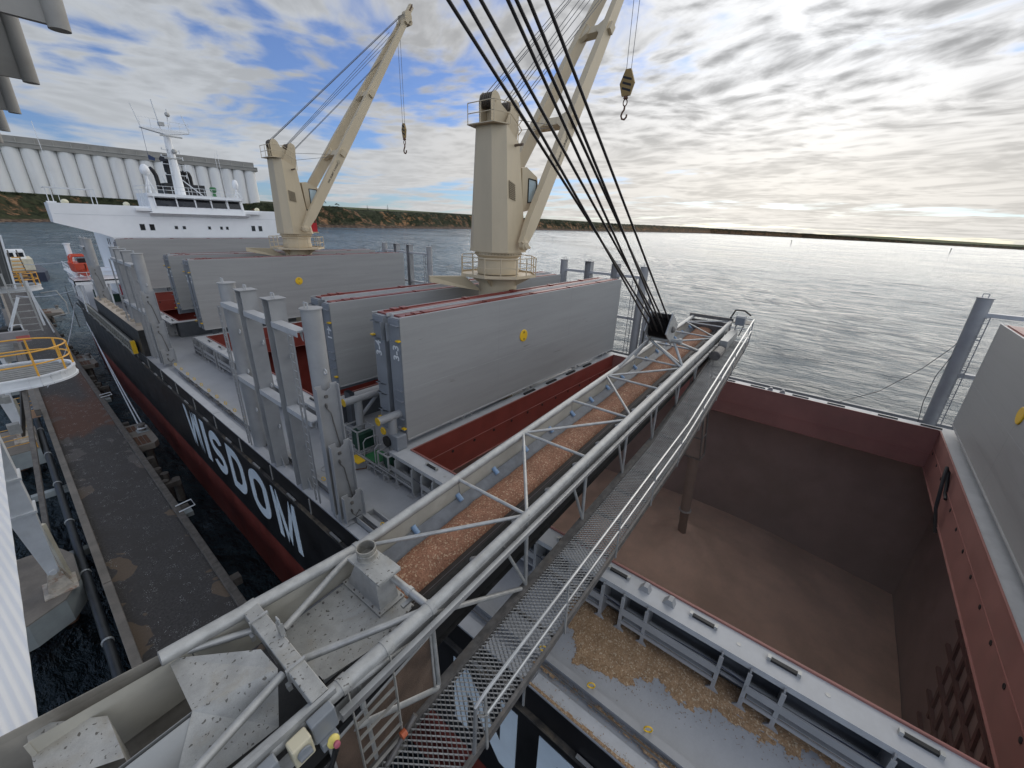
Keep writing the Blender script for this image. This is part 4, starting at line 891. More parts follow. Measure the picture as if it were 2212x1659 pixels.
    for (dx, z) in ((-1.02, 6.25), (.5, 6.1)):
        for y in (-.32, -.16, 0, .16, .32): sh.lathe(at(dx, y, z), [(.36, -.06), (.38, -.03), (.3, 0), (.38, .03), (.36, .06)], 24, a)
    sh.each('sheave', mat('dark sheave', (.10, .08, .06), .5), t, smooth=True)
    # cab
    cb = MB(); y0, y1 = -1.05, .55
    cb.prism([at(1.0, y0, .7), at(2.05, y0, .9), at(2.45, y0, 2.3), at(2.35, y0, 2.75), at(1.25, y0, 3.2), at(.8, y0, 3.1)], (0, y1-y0, 0)); cab = cb.build('cab', CREAM, t)
    s = MB(); s.prism([at(1.45, y0-.012, 1.25), at(2.12, y0-.012, 1.35), at(2.3, y0-.012, 2.3), at(2.2, y0-.012, 2.55), at(1.45, y0-.012, 2.6)], (0, -.004, 0)); s.build('window', GLASS_L, cab)
    s = MB(); w = [at(1.45, y0-.02, 1.25), at(2.12, y0-.02, 1.35), at(2.3, y0-.02, 2.3), at(2.2, y0-.02, 2.55), at(1.45, y0-.02, 2.6)]
    for p, q in zip(w, w[1:]+w[:1]): s.beam(p, q, .06)
    s.build('window_frame', DARK, cab)
    # jib: two tapering legs from the pins to the tip, hoisted towards the open sea
    TIP = Vector(at(15.3, 0, 20.6)); jn = MB
    legs = []
    for sg in (-1, 1):
        p = Vector(at(.1, sg*1.82, -1.2)); q = TIP+Vector((0, sg*.38, 0)); legs.append((p, q)); m = p.lerp(q, .42); m2 = p.lerp(q, .06)
        s = MB(); up = Vector((-.8, 0, .6)); s.beam(p, m2, .34, .5, up, .42, .86); s.beam(m2, m, .42, .86, up, .46, .92); s.beam(m, q, .46, .92, up, .36, .5)
        lg = s.build('jib_leg', CREAM, t)
        s = MB(); s.lathe(p+Vector((0, sg*.16, 0)), [(.3, -.2), (.3, .12), (.18, .16), (.18, .22)], 20, (0, sg, 0)); s.beam(p+Vector((-.4, sg*.25, .25)), p+Vector((.45, sg*.25, -.15)), .12); s.build('pin', CREAM, lg, smooth=True)
        s = MB(); e = p.lerp(q, .30); s.lathe(e+Vector((0, -.24 if sg < 0 else .24, 0)), [(.2, -.03), (.2, .03)], 7, (0, 1, 0)); s.build('sheave_plate', CREAM_D, lg)
    d = (legs[0][1]-legs[0][0]).normalized()
    for f, w in ((.34, .6), (.62, .6), (.985, .5)):
        a_, b_ = legs[0][0].lerp(legs[0][1], f), legs[1][0].lerp(legs[1][1], f)
        s = MB(); s.beam(a_+(a_-b_).normalized()*.45, b_+(b_-a_).normalized()*.45, w*.8, w, d); s.prism([a_+d*.9, a_-d*.9, a_.lerp(b_, .34)-d*.2, a_.lerp(b_, .34)+d*.2], d.cross(b_-a_).normalized()*.3)
        s.prism([b_+d*.9, b_-d*.9, b_.lerp(a_, .34)-d*.2, b_.lerp(a_, .34)+d*.2], d.cross(b_-a_).normalized()*.31); s.build('jib_crossbeam', CREAM, t)
    s = MB(); s.beam(TIP-d*.3, TIP+d*1.9, .34, .5); s.lathe(TIP+d*.6, [(.42, -.32), (.42, .32)], 18, (0, 1, 0)); s.lathe(TIP+d*.2+Vector((.35, 0, -.3)), [(.32, -.4), (.32, .4)], 18, (0, 1, 0)); s.box(TIP+d*.1, (.9, 1.3, .5)); s.build('jib_head', CREAM, t)
    s = MB()
    for k in range(4): s.beam(TIP+d*(1.0+k*.25)+Vector((0, -.19, -.05)), TIP+d*(1.15+k*.25)+Vector((0, -.19, .12)), .06, .1)
    s.build('head_stripe', RUSTY, t)
    # topping wires
    s = MB()
    for y in (-.4, -.2, .2): s.tube(at(-1.05, y, 6.6), TIP+Vector((-.4, y, .3)), .022, 5)
    for y in (-.3, 0, .3): s.tube(at(.5, y, 6.45), TIP+Vector((-1.6-y, y, -1.6)), .022, 5)
    for y in (-.15, .15): s.tube(at(.75, y, 5.8), legs[0][0].lerp(legs[0][1], .78)+Vector((0, .6+y, .3)), .022, 5)
    a_, b_ = legs[0][0].lerp(legs[0][1], .34), legs[1][0].lerp(legs[1][1], .34)
    s.tube(at(.8, .2, 5.75), a_.lerp(b_, .6), .018, 5); s.tube(at(.8, -.2, 5.1), a_.lerp(b_, .45)+Vector((0, 0, -.2)), .018, 5); s.build('topping_wire', WIRE, t)
    # red basket on the far side of the tower
    MB().b2(at(1.75, .35, -1.5), at(2.5, 1.15, -.6)).build('red_box', REDP, t)
    s = MB()
    for x in (1.78, 2.12, 2.47): s.path([at(x, .4, -.6), at(x, .4, -.05), at(x, 1.1, -.05), at(x, 1.1, -.6)], .025, 5)
    s.build('red_rail', REDP, t); MB().b2(at(1.2, .3, -1.62), at(2.6, 1.3, -1.5)).build('box_shelf', CREAM, t)
    # stamped load marking along the near leg
    p, q = legs[0]; e = p.lerp(q, .255)+Vector((0, -.235, -.02)); text('SWL 30.0MT  R 3.0-26.0M', 'load_marking', TXT_D, e, d, Vector((-d.z, 0, d.x)), .24, t)
    # hook block hanging from the tip
    return t, TIP
crane2, TIP = crane()
crane1 = dup(crane2, (CX, 45.6, DK), 'farther cream deck crane standing between the second and third holds')
def hook(TIP, z, lab, dx, bw=.36, k_=1.0):
    x, y = TIP.x+dx, TIP.y
    t = thing('hook_block', lab, 'crane hook', (x, y, z), 'crane hook blocks')
    s = MB(); s.prism([(x-.10, y-bw, z+.35), (x-.10, y-bw*.35, z+k_), (x-.10, y+bw*.35, z+k_), (x-.10, y+bw, z+.35), (x-.10, y+bw*.55, z-.5), (x-.10, y-bw*.55, z-.5)], (.2, 0, 0)); s.build('block', mat('ochre hook paint', (.33, .22, .08), .6), t)
    s = MB()
    for k in range(3): s.prism([(x-.105, y-bw*.62, z-.28+k*.38), (x-.105, y+bw*.62, z-.02+k*.38), (x-.105, y+bw*.62, z+.14+k*.38), (x-.105, y-bw*.62, z-.12+k*.38)], (.21, 0, 0))
    s.build('black_stripe', DARK, t)
    s = MB(); s.lathe((x, y, z-.6), [(.14, -.12), (.2, -.05), (.14, .1)], 12); s.path([(x, y+.17*math.sin(a), z-.95+.24*math.cos(a)) for a in [i*math.pi/8 for i in range(17)]], .045, 8); s.build('swivel_ring', RUSTY, t, smooth=True)
    hk = [(0, -1.2), (.02, -1.45), (.16, -1.62), (.24, -1.85), (.14, -2.08), (-.08, -2.14), (-.24, -1.98), (-.25, -1.8)]
    s = MB(); s.path([(x, y+a, z+b) for a, b in hk], .075, 8); s.build('hook', RUSTY, t, smooth=True)
    s = MB(); s.tube((x, y-.2, z+.8), (TIP.x+dx-.05, y-.3, TIP.z-.3), .022, 6); s.tube((x, y+.2, z+.8), (TIP.x+dx+.05, y+.3, TIP.z-.3), .022, 6); s.build('hoist_wire', WIRE, t)
hook(TIP, 10.4, 'ochre and black striped hook block hanging high at the right of the nearer crane', .0, .62, 1.3)
hook(Vector((TIP.x, 45.6, TIP.z)), 9.6, 'striped hook block hanging from the farther crane tip against the blue gap', -.9)
# ------------------------------------------------------------------ deckhouse
def deckhouse():
    Y = 74.0
    t = thing('deckhouse', 'white deckhouse with full width bridge wings and a row of dark windows', 'deckhouse', (CX, 80, DK))
    at = lambda dx, dy, z: (CX+dx, Y+dy, z)
    W_ = 10.05
    s = MB(); s.b2(at(-W_, .0, DK), at(W_, 14, -2.9)); s.build('house', WHITE, t)
    s = MB(); s.prism([at(-W_, 0, -3.3), at(W_, 0, -3.3), at(W_+1.0, 0, -2.85), at(14.85, 0, -1.62), at(14.75, 0, .55), at(-14.75, 0, .55), at(-14.85, 0, -1.62), at(-W_-1.0, 0, -2.85)], (0, -.12, 0)); s.build('front_bulwark', WHITE, t)
    s = MB(); s.b2(at(-14.8, .02, -.72), at(14.8, 3.4, -.58)); s.b2(at(-14.8, 3.3, -1.5), at(14.8, 3.4, .5)); s.b2(at(-14.82, 0, -1.6), at(-14.72, 3.3, .55)); s.b2(at(14.72, 0, -1.6), at(14.82, 3.3, .55))
    for q in (-14.4, 14.4): s.b2(at(q-.4, .3, .56), at(q+.4, 1.2, .7))
    s.build('bridge_wing', WHITE, t)
    for q in (-13.2, -7.6, 8, 13):
        s = MB(); s.ball(at(q, 1.5, .7), .35, 12, (1, 1, .9)); s.build('wing_light', mat('cream lamp cover', (.72, .68, .5), .5), t, smooth=True)
    s = MB(); s.b2(at(-14.6, -.14, -.66), at(14.6, -.118, -.63)); s.build('seam', mat('pale grey seam', (.5, .53, .55), .5), t)
    # wheelhouse with raked front
    a, b = -5.6, 5.4
    s = MB(); s.prism([at(a, -.9, -.2), at(a, -.7, .62), at(a, -.35, 1.75), at(a, -.7, 1.85), at(a, -.7, 2.2), at(a, 5.5, 2.2), at(a, 5.5, -.2)], (b-a, 0, 0)); wh = s.build('wheelhouse', WHITE, t)
    for k, (u, v) in enumerate(((-4.95, -2.75), (-2.6, -.65), (-.5, 1.25), (1.4, 3.2), (3.5, 5.0))):
        s = MB(); s.add([at(u, -.735, .66), at(v, -.735, .66), at(v, -.385, 1.66), at(u, -.385, 1.66)], [(0, 1, 2, 3)]); s.build('window', GLASS_D, t)
        s = MB(); s.b2(at(u-.08, -.95, 1.72), at(v+.08, -.45, 1.76)); s.build('visor', WHITE2, t)
    for u in (-5.05, -2.68, -.58, 1.32, 3.35, 5.1):
        s = MB(); s.beam(at(u, -.78, .5), at(u, -.62, 1.85), .13, .1); s.build('window_pillar', WHITE, t)
    s = MB(); s.b2(at(-7.2, -.7, .0), at(-4.9, -.13, .35)); s.b2(at(5.3, -.7, .0), at(7.6, -.13, .35)); s.prism([at(-5.9, -.95, -.22), at(6.0, -.95, -.22), at(5.9, -.14, -.6), at(-5.8, -.14, -.6)], (0, .02, .06)); s.build('wheelhouse_ledge', WHITE, t)
    s = MB()
    for k in range(12): s.prism([at(-5.5+k, -.9, -.24), at(-5.47+k, -.9, -.24), at(-5.47+k, -.13, -.9)], (0, .03, -.02))
    s.build('ledge_bracket', WHITE2, t)
    # small windows below
    for u, w_, h_ in ((-6.9, .5, .75), (-5.9, .5, .75), (-3.3, .35, .4), (-2.4, .35, .4), (.6, .32, .4), (2.1, .32, .4), (2.85, .32, .4), (6.4, .5, .75), (7.4, .5, .75)):
        f = MB(); f.b2(at(u-w_/2-.05, -.135, -2.05-h_/2), at(u+w_/2+.05, -.115, -2.05+h_/2+.1)); fo = f.build('window', WHITE2, t); MB().b2(at(u-w_/2, -.145, -2.0-h_/2), at(u+w_/2, -.136, -2.0+h_/2)).build('pane', GLASS_D, fo)
    # side wall windows and lower decks
    for y, z in ((3, -3.9), (4.2, -3.9), (3.2, -6.6), (4.4, -6.6), (2.4, -6.4)):
        MB().b2(at(-W_-.02, y, z-.45), at(-W_-.006, y+.5, z+.35)).build('window', GLASS_D, t)
    s = MB(); s.b2(at(-14.5, 1, -8.15), at(-W_, 13, -8.0)); s.b2(at(W_, 1, -8.15), at(14.5, 13, -8.0))
    for k in range(8):
        s.b2(at(-14.45, 1+k*1.6, -8), at(-14.4, 1.05+k*1.6, -7.0)); s.b2(at(-14.2, 1+k*1.7, DK), at(-14.1, 1.1+k*1.7, -8.1))
    for z in (-7.5, -7.0): s.b2(at(-14.45, 1, z-.025), at(-14.4, 13, z+.025)); s.b2(at(-14.45, 1, z-.025), at(-W_, 1.05, z+.025))
    s.build('side_deck', WHITE, t)
    s = MB(); s.b2(at(-13.2, 2.5, DK), at(-12.4, 3.4, DK+1.6)); s.b2(at(-12.0, 1.5, DK), at(-10.9, 2.2, DK+1.0)); s.build('green_locker', GREEN_D, t)
    MB().b2(at(-10.8, .4, DK), at(-10.2, 1.2, DK+2.3)).build('red_locker', REDP, t)
    # roof: railing, mast, domes, binnacle, antennas
    s = MB()
    for k in range(13): s.tube(at(a+k*.92, -.5, 2.2), at(a+k*.92, -.5, 3.1), .03, 5)
    for z in (2.65, 3.1): s.tube(at(a, -.5, z), at(b, -.5, z), .03, 5); s.tube(at(a, -.5, z), at(a, 5.4, z), .03, 5)
    s.build('roof_railing', WHITE2, t)
    m = MB(); m.tube(at(-1.35, 2.0, 2.2), at(-1.35, 2.0, 9.7), .62, 14, .38); ms = m.build('mast', WHITE, t, smooth=True)
    s = MB(); s.prism([at(-4.0, 1.6, 10), at(-1.7, 1.6, 9.6), at(-1.0, 1.6, 9.6), at(1.2, 1.6, 10), at(1.2, 1.6, 10.12), at(-4.0, 1.6, 10.12)], (0, .9, 0)); s.build('crosstree', WHITE, ms)
    s = MB()
    for x0 in (-4.0, -2.9, -2.0, -.8, .2, 1.2): s.tube(at(x0, 1.6, 10.1), at(x0, 1.6, 11.2), .025, 5)
    s.tube(at(-4, 1.6, 11.2), at(-1.9, 1.6, 11.2), .02, 5); s.tube(at(-.8, 1.6, 11.1), at(1.2, 1.6, 11.1), .02, 5); s.tube(at(-4.0, 1.7, 10.1), at(-4.5, 1.7, 12.6), .04, 6); s.tube(at(1.2, 1.7, 10.1), at(.7, 1.7, 12.2), .04, 6); s.tube(at(-1.9, 1.8, 10.1), at(-2.2, 1.8, 13.4), .06, 6); s.tube(at(-1.0, 1.8, 10.1), at(-.8, 1.8, 12.6), .05, 6)
    for z, l in ((6.9, .9), (6.0, 1.0), (4.7, .9), (7.7, .7)): s.tube(at(-1.35-l-.3, 1.7, z), at(-1.35+l+.2, 1.7, z), .04, 5); s.tube(at(-1.35+l+.2, 1.7, z-.3), at(-1.35+l+.2, 1.7, z+.15), .05, 5); s.tube(at(-1.35-l-.3, 1.7, z), at(-1.35-l-.3, 1.7, z+.25), .07, 5)
    s.each('mast_arm', WHITE2, ms)
    s = MB(); s.b2(at(-2.1, 1.2, 10.5), at(-1.5, 1.8, 10.9)); s.b2(at(-2.3, 1.0, 9.25), at(.1, 1.2, 9.4)); s.ball(at(-.9, 1.4, 11.9), .3, 8); s.ball(at(-1.1, 1.3, 7.6), .32, 8); s.b2(at(-2.3, 1.5, 6.65), at(-1.0, 1.7, 6.8)); s.each('radar', GALV, ms)
    s = MB(); s.tube(at(-3.95, 1.6, 10), at(-4.0, 1.6, 6.9), .02, 5); s.add([at(-4.0, 1.6, 6.9), at(-3.3, 1.6, 6.6), at(-3.4, 1.6, 6.2), at(-4.05, 1.6, 6.3)], [(0, 1, 2, 3)]); s.build('signal_flag', mat('dark blue flag', (.03, .05, .12), .8), ms)
    s = MB()
    for q in (-2.1, -1.85): s.tube(at(q, 1.4, 2.2), at(q+.3, 1.7, 8.2), .05, 6)
    for k in range(14): s.tube(at(-2.1+k*.02, 1.4+k*.02, 2.6+k*.4), at(-1.85+k*.02, 1.4+k*.02, 2.6+k*.4), .025, 4)
    s.tube(at(.9, .6, 2.25), at(-.9, 1.7, 4.2), .06, 6); s.build('mast_ladder', WHITE2, ms)
    for q, h_, r in ((-5.0, 4.5, .52), (5.2, 3.6, .38)):
        d = MB(); d.lathe(at(q, .4, 0), [(r*.75, h_-.1), (r, h_+.15), (r, h_+.5), (r*.75, h_+.9), (r*.3, h_+1.1)], 16); do = d.build('satellite_dome', WHITE, t, smooth=True)
        s = MB(); s.tube(at(q, .4, 2.2), at(q, .4, h_), .14, 8)
        for g in (-.5, .6): s.tube(at(q+g, .2, 2.2), at(q, .4, h_-.4), .06, 6)
        s.build('dome_stand', WHITE, do)
    s = MB(); s.lathe(at(2.2, .3, 2.2), [(.3, 0), (.22, .5), (.4, .75), (.42, 1.1), (.3, 1.25)], 14); s.build('binnacle', GREEN, t, smooth=True)
    s = MB()
    for q, h_ in ((-6.2, 12), (-1, 9)): pass
    for q, y_, h_ in ((4.6, 4, 8.2), (5.3, 5, 8.8), (.6, 4, 6), (1.6, 4, 6), (-13.5, 2, 9)): s.tube(at(q, y_, .6 if q < -10 else 2.2), at(q-.15, y_, h_), .025, 4)
    s.build('whip_antenna', WHITE2, t)
    s = MB()
    for q in (-14.6, -14.2, -10.9, -10.5, -6.2, -5.9): s.tube(at(q, .4, .55), at(q, .4, 2.25 if q < -10 else 2.6), .05, 5)
    s.tube(at(-14.6, .4, 2.2), at(-10.5, .4, 2.2), .05, 5); s.tube(at(-14.6, 3.2, 2.2), at(-10.5, 3.2, 2.2), .05, 5); s.tube(at(-14.6, .4, 2.2), at(-14.6, 3.2, 2.2), .05, 5); s.build('awning_frame', WHITE2, t)
    # funnel
    f = MB(); f.b2(at(-1.2, 9, -3), at(3.8, 14, 4.0)); f.build('funnel_casing', mat('black funnel paint', (.012, .012, .014), .45), t)
    s = MB(); FB = mat('sooty pipe', (.015, .015, .017), .4)
    s.path([at(.2, 11, 3), at(.2, 11, 5.8), at(.1, 10.7, 6.9), at(-.35, 10.2, 7.4)], .6, 14)
    s.path([at(-1.5, 11, 3), at(-1.6, 11, 5.0), at(-1.9, 10.8, 5.7), at(-2.2, 10.6, 5.9)], .28, 10)
    for q in (1.7, 2.2, 2.7): s.path([at(q, 11, 3), at(q, 11, 5.2), at(q-.2, 10.8, 5.7), at(q-.45, 10.7, 5.8)], .24, 9)
    s.build('exhaust_pipe', FB, t, smooth=True)
    s = MB(); s.beam(at(1.2, 10.2, 4), at(.8, 10.2, 5.3), .3, .1); s.beam(at(-.8, 10.2, 4), at(-1.0, 10.2, 5.0), .2, .1); s.build('pipe_brace', WHITE2, t)
    return t
deckhouse()
# orange rescue boat on its cradle
bx, by, bz = 6.7, 71.5, -6.95
t = thing('rescue_boat', 'small orange rescue boat with an open frame cabin on its white cradle', 'rescue boat', (bx, by, bz))
s = MB(); secs = [(-2.2, .05, .2), (-1.7, .85, -.3), (-.4, 1.1, -.7), (1.2, 1.1, -.75), (2.1, .95, -.6)]
vs = []
for u, hw, kz in secs: vs += [(bx-hw, by+u, bz+1.0), (bx-hw*.9, by+u, bz+.4+kz*.5), (bx, by+u, bz+kz), (bx+hw*.9, by+u, bz+.4+kz*.5), (bx+hw, by+u, bz+1.0)]
s.add(vs, [(i*5+j, i*5+j+1, i*5+j+6, i*5+j+5) for i in range(4) for j in range(4)]+[(20, 21, 22, 23, 24)]+[(i*5, i*5+5, i*5+9, i*5+4) for i in range(4)]); s.build('hull', ORANGE, t)
s = MB(); fr = [(-.9, 0.85), (-.85, 1.6), (-.65, 1.8), (.35, 1.8), (.55, 1.6), (.9, .85)]
for u in (-.9, 1.1): s.path([(bx+a, by+u, bz+b) for a, b in fr], .10, 8)
for a, b in ((-.75, 1.76), (.45, 1.76)): s.tube((bx+a, by-.9, bz+b), (bx+a, by+1.1, bz+b), .1, 8)
s.build('cabin_frame', ORANGE, t, smooth=True)
MB().b2((bx-.3, by-.6, bz+1.0), (bx+.5, by+.4, bz+1.45)).build('seat', DARK, t)
t = thing('boat_cradle', 'white railed platform and short davit post under the orange boat', 'boat platform', (bx, by, DK)); s = MB()
s.b2((5.3, 69.2, -7.95), (9.5, 74, -7.8)); s.b2((5.3, 69.2, -8.3), (5.4, 74, -7.8)); s.b2((5.3, 69.2, -8.3), (9.5, 69.3, -7.8)); s.build('platform', WHITE, t)
s = MB()
for x in (5.4, 6.6, 7.9, 9.4):
    s.tube((x, 69.3, -7.8), (x, 69.3, -6.9), .03, 5); s.tube((x+.3, 69.8, DK), (x+.3, 69.8, -8), .09, 6)
for z in (-7.35, -6.9): s.tube((5.4, 69.3, z), (9.4, 69.3, z), .03, 5); s.tube((5.4, 69.3, z), (5.4, 74, z), .03, 5)
s.build('rail', WHITE2, t); s = MB(); s.tube((6.1, 73.3, -7.8), (6.1, 73.3, -4.0), .26, 14); s.lathe((6.1, 73.3, -4.0), [(.34, 0), (.34, .12)], 14); s.build('davit_post', WHITE, t, smooth=True)
# accommodation ladder and stowed gangway
t = thing('gangway_ladder', 'steep grey gangway stair hanging at the ship side over the water', 'gangway', (5.5, 85, -13.6)); s = MB(); s2 = MB()
p, q = Vector((5.45, 84.2, -11.0)), Vector((5.6, 86.2, -16.2)); wv = Vector((.62, .1, 0))
for e in (0, 1): s.beam(p+wv*e*1.5, q+wv*e*1.5, .08, .3); s.beam(p+wv*e*1.5+Vector((0, -.35, .95)), q+wv*e*1.5+Vector((0, -.35, .95)), .05)
for k in range(22): a = p.lerp(q, (k+.5)/22); s2.box(a+wv*.75, (.9, .28, .05))
s.build('stringer', GALV_D, t); s2.build('step', mat('grey step', (.3, .32, .34), .5), t)
t = thing('stowed_gangway', 'long grey lattice gangway stowed flat along the ship side', 'gangway', (5.7, 63, -11.9)); s = MB(); A, B = Vector((5.75, 71, -10.5)), Vector((5.75, 46.5, -10.55))
for dz in (0, -1.0): s.beam(A+Vector((-.05, 0, dz)), B+Vector((-.05, 0, dz)), .1, .12)
for k in range(26):
    a, b = A.lerp(B, k/26), A.lerp(B, (k+1)/26); s.beam(a+Vector((-.05, 0, 0)), a+Vector((-.05, 0, -1.0)), .05); s.beam(a+Vector((-.05, 0, -1.0)), b+Vector((-.05, 0, 0)), .03)
s.build('lattice', mat('dull tan lattice', (.33, .32, .28), .6), t); MB().box((5.78, 46.35, -10.95), (.3, .3, 1.1)).build('end_frame', YELLOW, t)
MB().b2((5.80, 46.8, -11.6), (6.02, 70.9, -10.7)).build('backing', mat('dark grey plate', (.10, .10, .098), .7), t)  # dark grey plate behind the lattice
t = thing('winch_gear', 'tangle of grey winch gear on the deck edge beside the stowed gangway', 'winch', (6.5, 50.5, DK)); s = MB()
for k in range(9): s.box((6.3+random.uniform(0, 1), 50+random.uniform(-1.2, 1.6), DK+random.uniform(.1, .6)), (random.uniform(.2, .5), random.uniform(.2, .7), random.uniform(.15, .6)))
s.lathe((6.6, 51.4, DK+.6), [(.45, -.3), (.5, 0), (.45, .3)], 12, (0, 1, 0)); s.build('casing', GALV_D, t); MB().lathe((6.4, 49.2, DK+.55), [(.3, -.05), (.3, .05)], 12, (0, 1, 0)).build('guard', YELLOW, t)
# channel markers and tug
for x, y, z in ((1450, 160, None), (1500, -170, None)):
    zz = seaz(x, y); t = thing('channel_marker', 'thin dark channel marker post standing in the bay, '+('left one' if y > 0 else 'right one'), 'marker post', (x, y, zz), 'channel markers in the bay'); MB().tube((x, y, zz-3), (x, y, zz+9), .6, 8).build('post', DARK, t); MB().b2((x-1, y-1, zz+8), (x+1, y+1, zz+10.5)).build('topmark', DARK, t)
t = thing('tug_boat', 'dark hulled tug with a cream wheelhouse moored beyond the gantry', 'tug', (5.5, 190, seaz(5, 190))); zz = seaz(5, 190)
s = MB(); s.prism([(-1, 176, zz-1), (8.5, 176, zz-1), (9.5, 182, zz-1), (9, 205, zz-1), (0, 205, zz-1), (-2, 182, zz-1)], (0, 0, 3.2)); s.build('hull', mat('dark blue hull', (.02, .025, .05), .4), t)
s = MB(); s.b2((0, 184, zz+2.2), (7.5, 196, zz+5.2)); s.build('wheelhouse', mat('cream tug paint', (.6, .55, .42), .5), t); s = MB()
s.b2((1, 186, zz+5.2), (6.5, 194, zz+7.4)); s.b2((2, 188, zz+7.4), (3, 189, zz+11)); s.build('upper_cabin', WHITE, t); s = MB()
for k in range(3): s.b2((1+k*1.9, 185.98, zz+5.7), (2.4+k*1.9, 185.99, zz+6.9))
s.build('window', GLASS_D, t)
# ------------------------------------------------------------------ shiploader boom: local frame (s along, t across to the right, h up)
BO = Vector((3.283, 6.658, -6.5)); BU = Vector((.99825, .03198, .05)).normalized(); BT = Vector((.0320, -.9995, 0)).normalized(); BH = BT.cross(BU)*-1
if BH.z < 0: BH = -BH
def F(s_, t_, h_): return BO+BU*s_+BT*t_+BH*h_
BAX = (BU, BT, BH); WD = 2.28
def NL(s_): return .135*-s_ if s_ < 0 else 0.      # the landward section kinks up a little
def NR(s_): return .07*-s_ if s_ < 0 else 0.
boom = thing('shiploader_boom', 'silver tubular shiploader boom with conveyor belt reaching across the ship', 'shiploader', BO)
TIPS = 25.1
for t_, nf in ((0, NL), (WD, NR)):
    s = MB(); s.tube(F(0, t_, 0), F(TIPS, t_, 0), .115, 18); c = s.build('top_chord', GALV, boom, smooth=True)
    s0 = -3.25 if t_ == 0 else -4.6; s = MB(); s.tube(F(s0, t_, nf(s0)), F(0, t_, 0), .115 if t_ == 0 else .125, 18); s.build('landward_chord', GALV, boom, smooth=True)
    s = MB(); s.lathe(F(0, t_, 0), [(.135, -.05), (.135, .05)], 18, BU); s.build('chord_flange', GALV, boom)
# lower chords: level to s=12 then tapering up to the tip
def low(s_): return -2.3 if s_ < 12 else -2.3+(s_-12)*.105
for t_ in (0, WD):
    s = MB()
    for a, b in ((-4.6, 12), (12, TIPS)): s.beam(F(a, t_, low(a)), F(b, t_, low(b)), .16, .16, BH)
    s.build('bottom_chord', GALV_D, boom)
nodes = [0, 3, 6, 9, 12, 15, 17.8, 20.6, 23.2, TIPS]
for t_ in (0, WD):
    for i, a in enumerate(nodes):
        s = MB(); s.tube(F(a, t_, 0), F(a, t_, low(a)), .05, 10); s.build('side_post', GALV, boom, smooth=True)
        if i+1 < len(nodes):
            s = MB(); b = nodes[i+1]; m = (a+b)/2+.25
            s.tube(F(m+.3, t_, -.1), F(b, t_, low(b)+.1), .042, 8); s.build('side_brace', GALV, boom, smooth=True)
for a in (-3, -1.5):
    s = MB(); s.tube(F(a, WD, NR(a)), F(a, WD, -2.3), .05, 8); s.build('side_post', GALV, boom, smooth=True)
s = MB(); s.tube(F(-1.75, WD, .02), F(.0, WD, -.55), .08, 10); s.tube(F(-1.7, WD, -.95), F(-.05, WD, -2.25), .08, 10); s.tube(F(0, WD, -.15), F(2.8, WD, -2.2), .055, 10); s.build('side_brace', GALV, boom, smooth=True)
# top bracing: zigzag over the belt
for i in range(len(nodes)-1):
    a, b = nodes[i], nodes[i+1]
    prs = []
    if i == 0: prs = [((0, 0), (3, WD))]
    elif i == 1: prs = [((3, 0), (3, WD)), ((6, 0), (3, WD))]
    elif i % 2 == 0: prs = [((a, 0), (b-.15, WD))]
    else: prs = [((b, 0), (a+.15, WD))]
    if i >= 2: prs.append(((a, 0), (a, WD)))
    for p, q in prs:
        s = MB(); s.tube(F(*p, .02), F(*q, .02), .045, 10); s.build('top_brace', GALV, boom, smooth=True)
s = MB(); s.tube(F(0, 0, 0), F(0, WD, 0), .07, 14); s.build('joint_tube', GALV, boom, smooth=True)
s = MB(); s.lathe(F(0, 1.72, 0), [(.09, -.05), (.09, .05)], 14, BT); s.box(F(-.1, 1.78, -.12), (.3, .08, .05), BAX); s.build('tube_clamp', GALV, boom)
for p, q in (((-.06, .02, .02), (-1.8, .58, -.02)), ((-.08, WD-.02, .02), (-1.85, 1.36, .0)), ((-2.2, 1.5, .22), (-4.4, 2.1, .3))):
    s = MB(); s.tube(F(*p), F(*q), .062, 12); s.build('landward_brace', GALV, boom, smooth=True)
s = MB(); s.tube(F(-2.15, .3, .1), F(-3.1, -.05, .3), .06, 10); s.build('landward_brace', GALV, boom, smooth=True)
# windboards under the left chord and the belt trough
s = MB()
for a, b in ((-4.6, -2.9), (-2.9, 0), (0, 3), (3, 6), (6, 9), (9, 12), (12, 15), (15, 18), (18, 21), (21, 24.9)):
    s.add([F(a+.02, .06, -.08+NL(a)), F(b-.02, .06, -.08+NL(b)), F(b-.02, .09, -.50), F(a+.02, .09, -.50)], [(0, 1, 2, 3)]); s.beam(F(a+.02, .06, -.1+NL(a)), F(a+.02, .10, -.50), .05, .02, BT)
s.build('windboard', TIN_CREAM, boom)
def belt(u, v):
    s_ = -1.85+u*26.05; prof = [(.13, -.46), (.32, -.62), (.52, -.80), (.92, -.86), (1.25, -.80), (1.48, -.62), (1.66, -.47)]
    i = min(5, int(v*6)); f = v*6-i; t_ = prof[i][0]*(1-f)+prof[i+1][0]*f; h_ = prof[i][1]*(1-f)+prof[i+1][1]*f
    return F(s_, t_, h_)
s = MB(); s.grid(belt, 30, 6); s.build('conveyor_belt', BELT, boom)
s = MB(); s.prism([F(-1.85, 1.45, -.60), F(-1.85, 1.74, -.43), F(-1.85, 1.82, -.5), F(-1.85, 1.8, -.66), F(-1.85, 1.5, -.72)], BU*25.9); s.build('belt_edge', BELT_D, boom)
s = MB(); s.b2((0, 0, 0), (0, 0, 0)); s = MB()
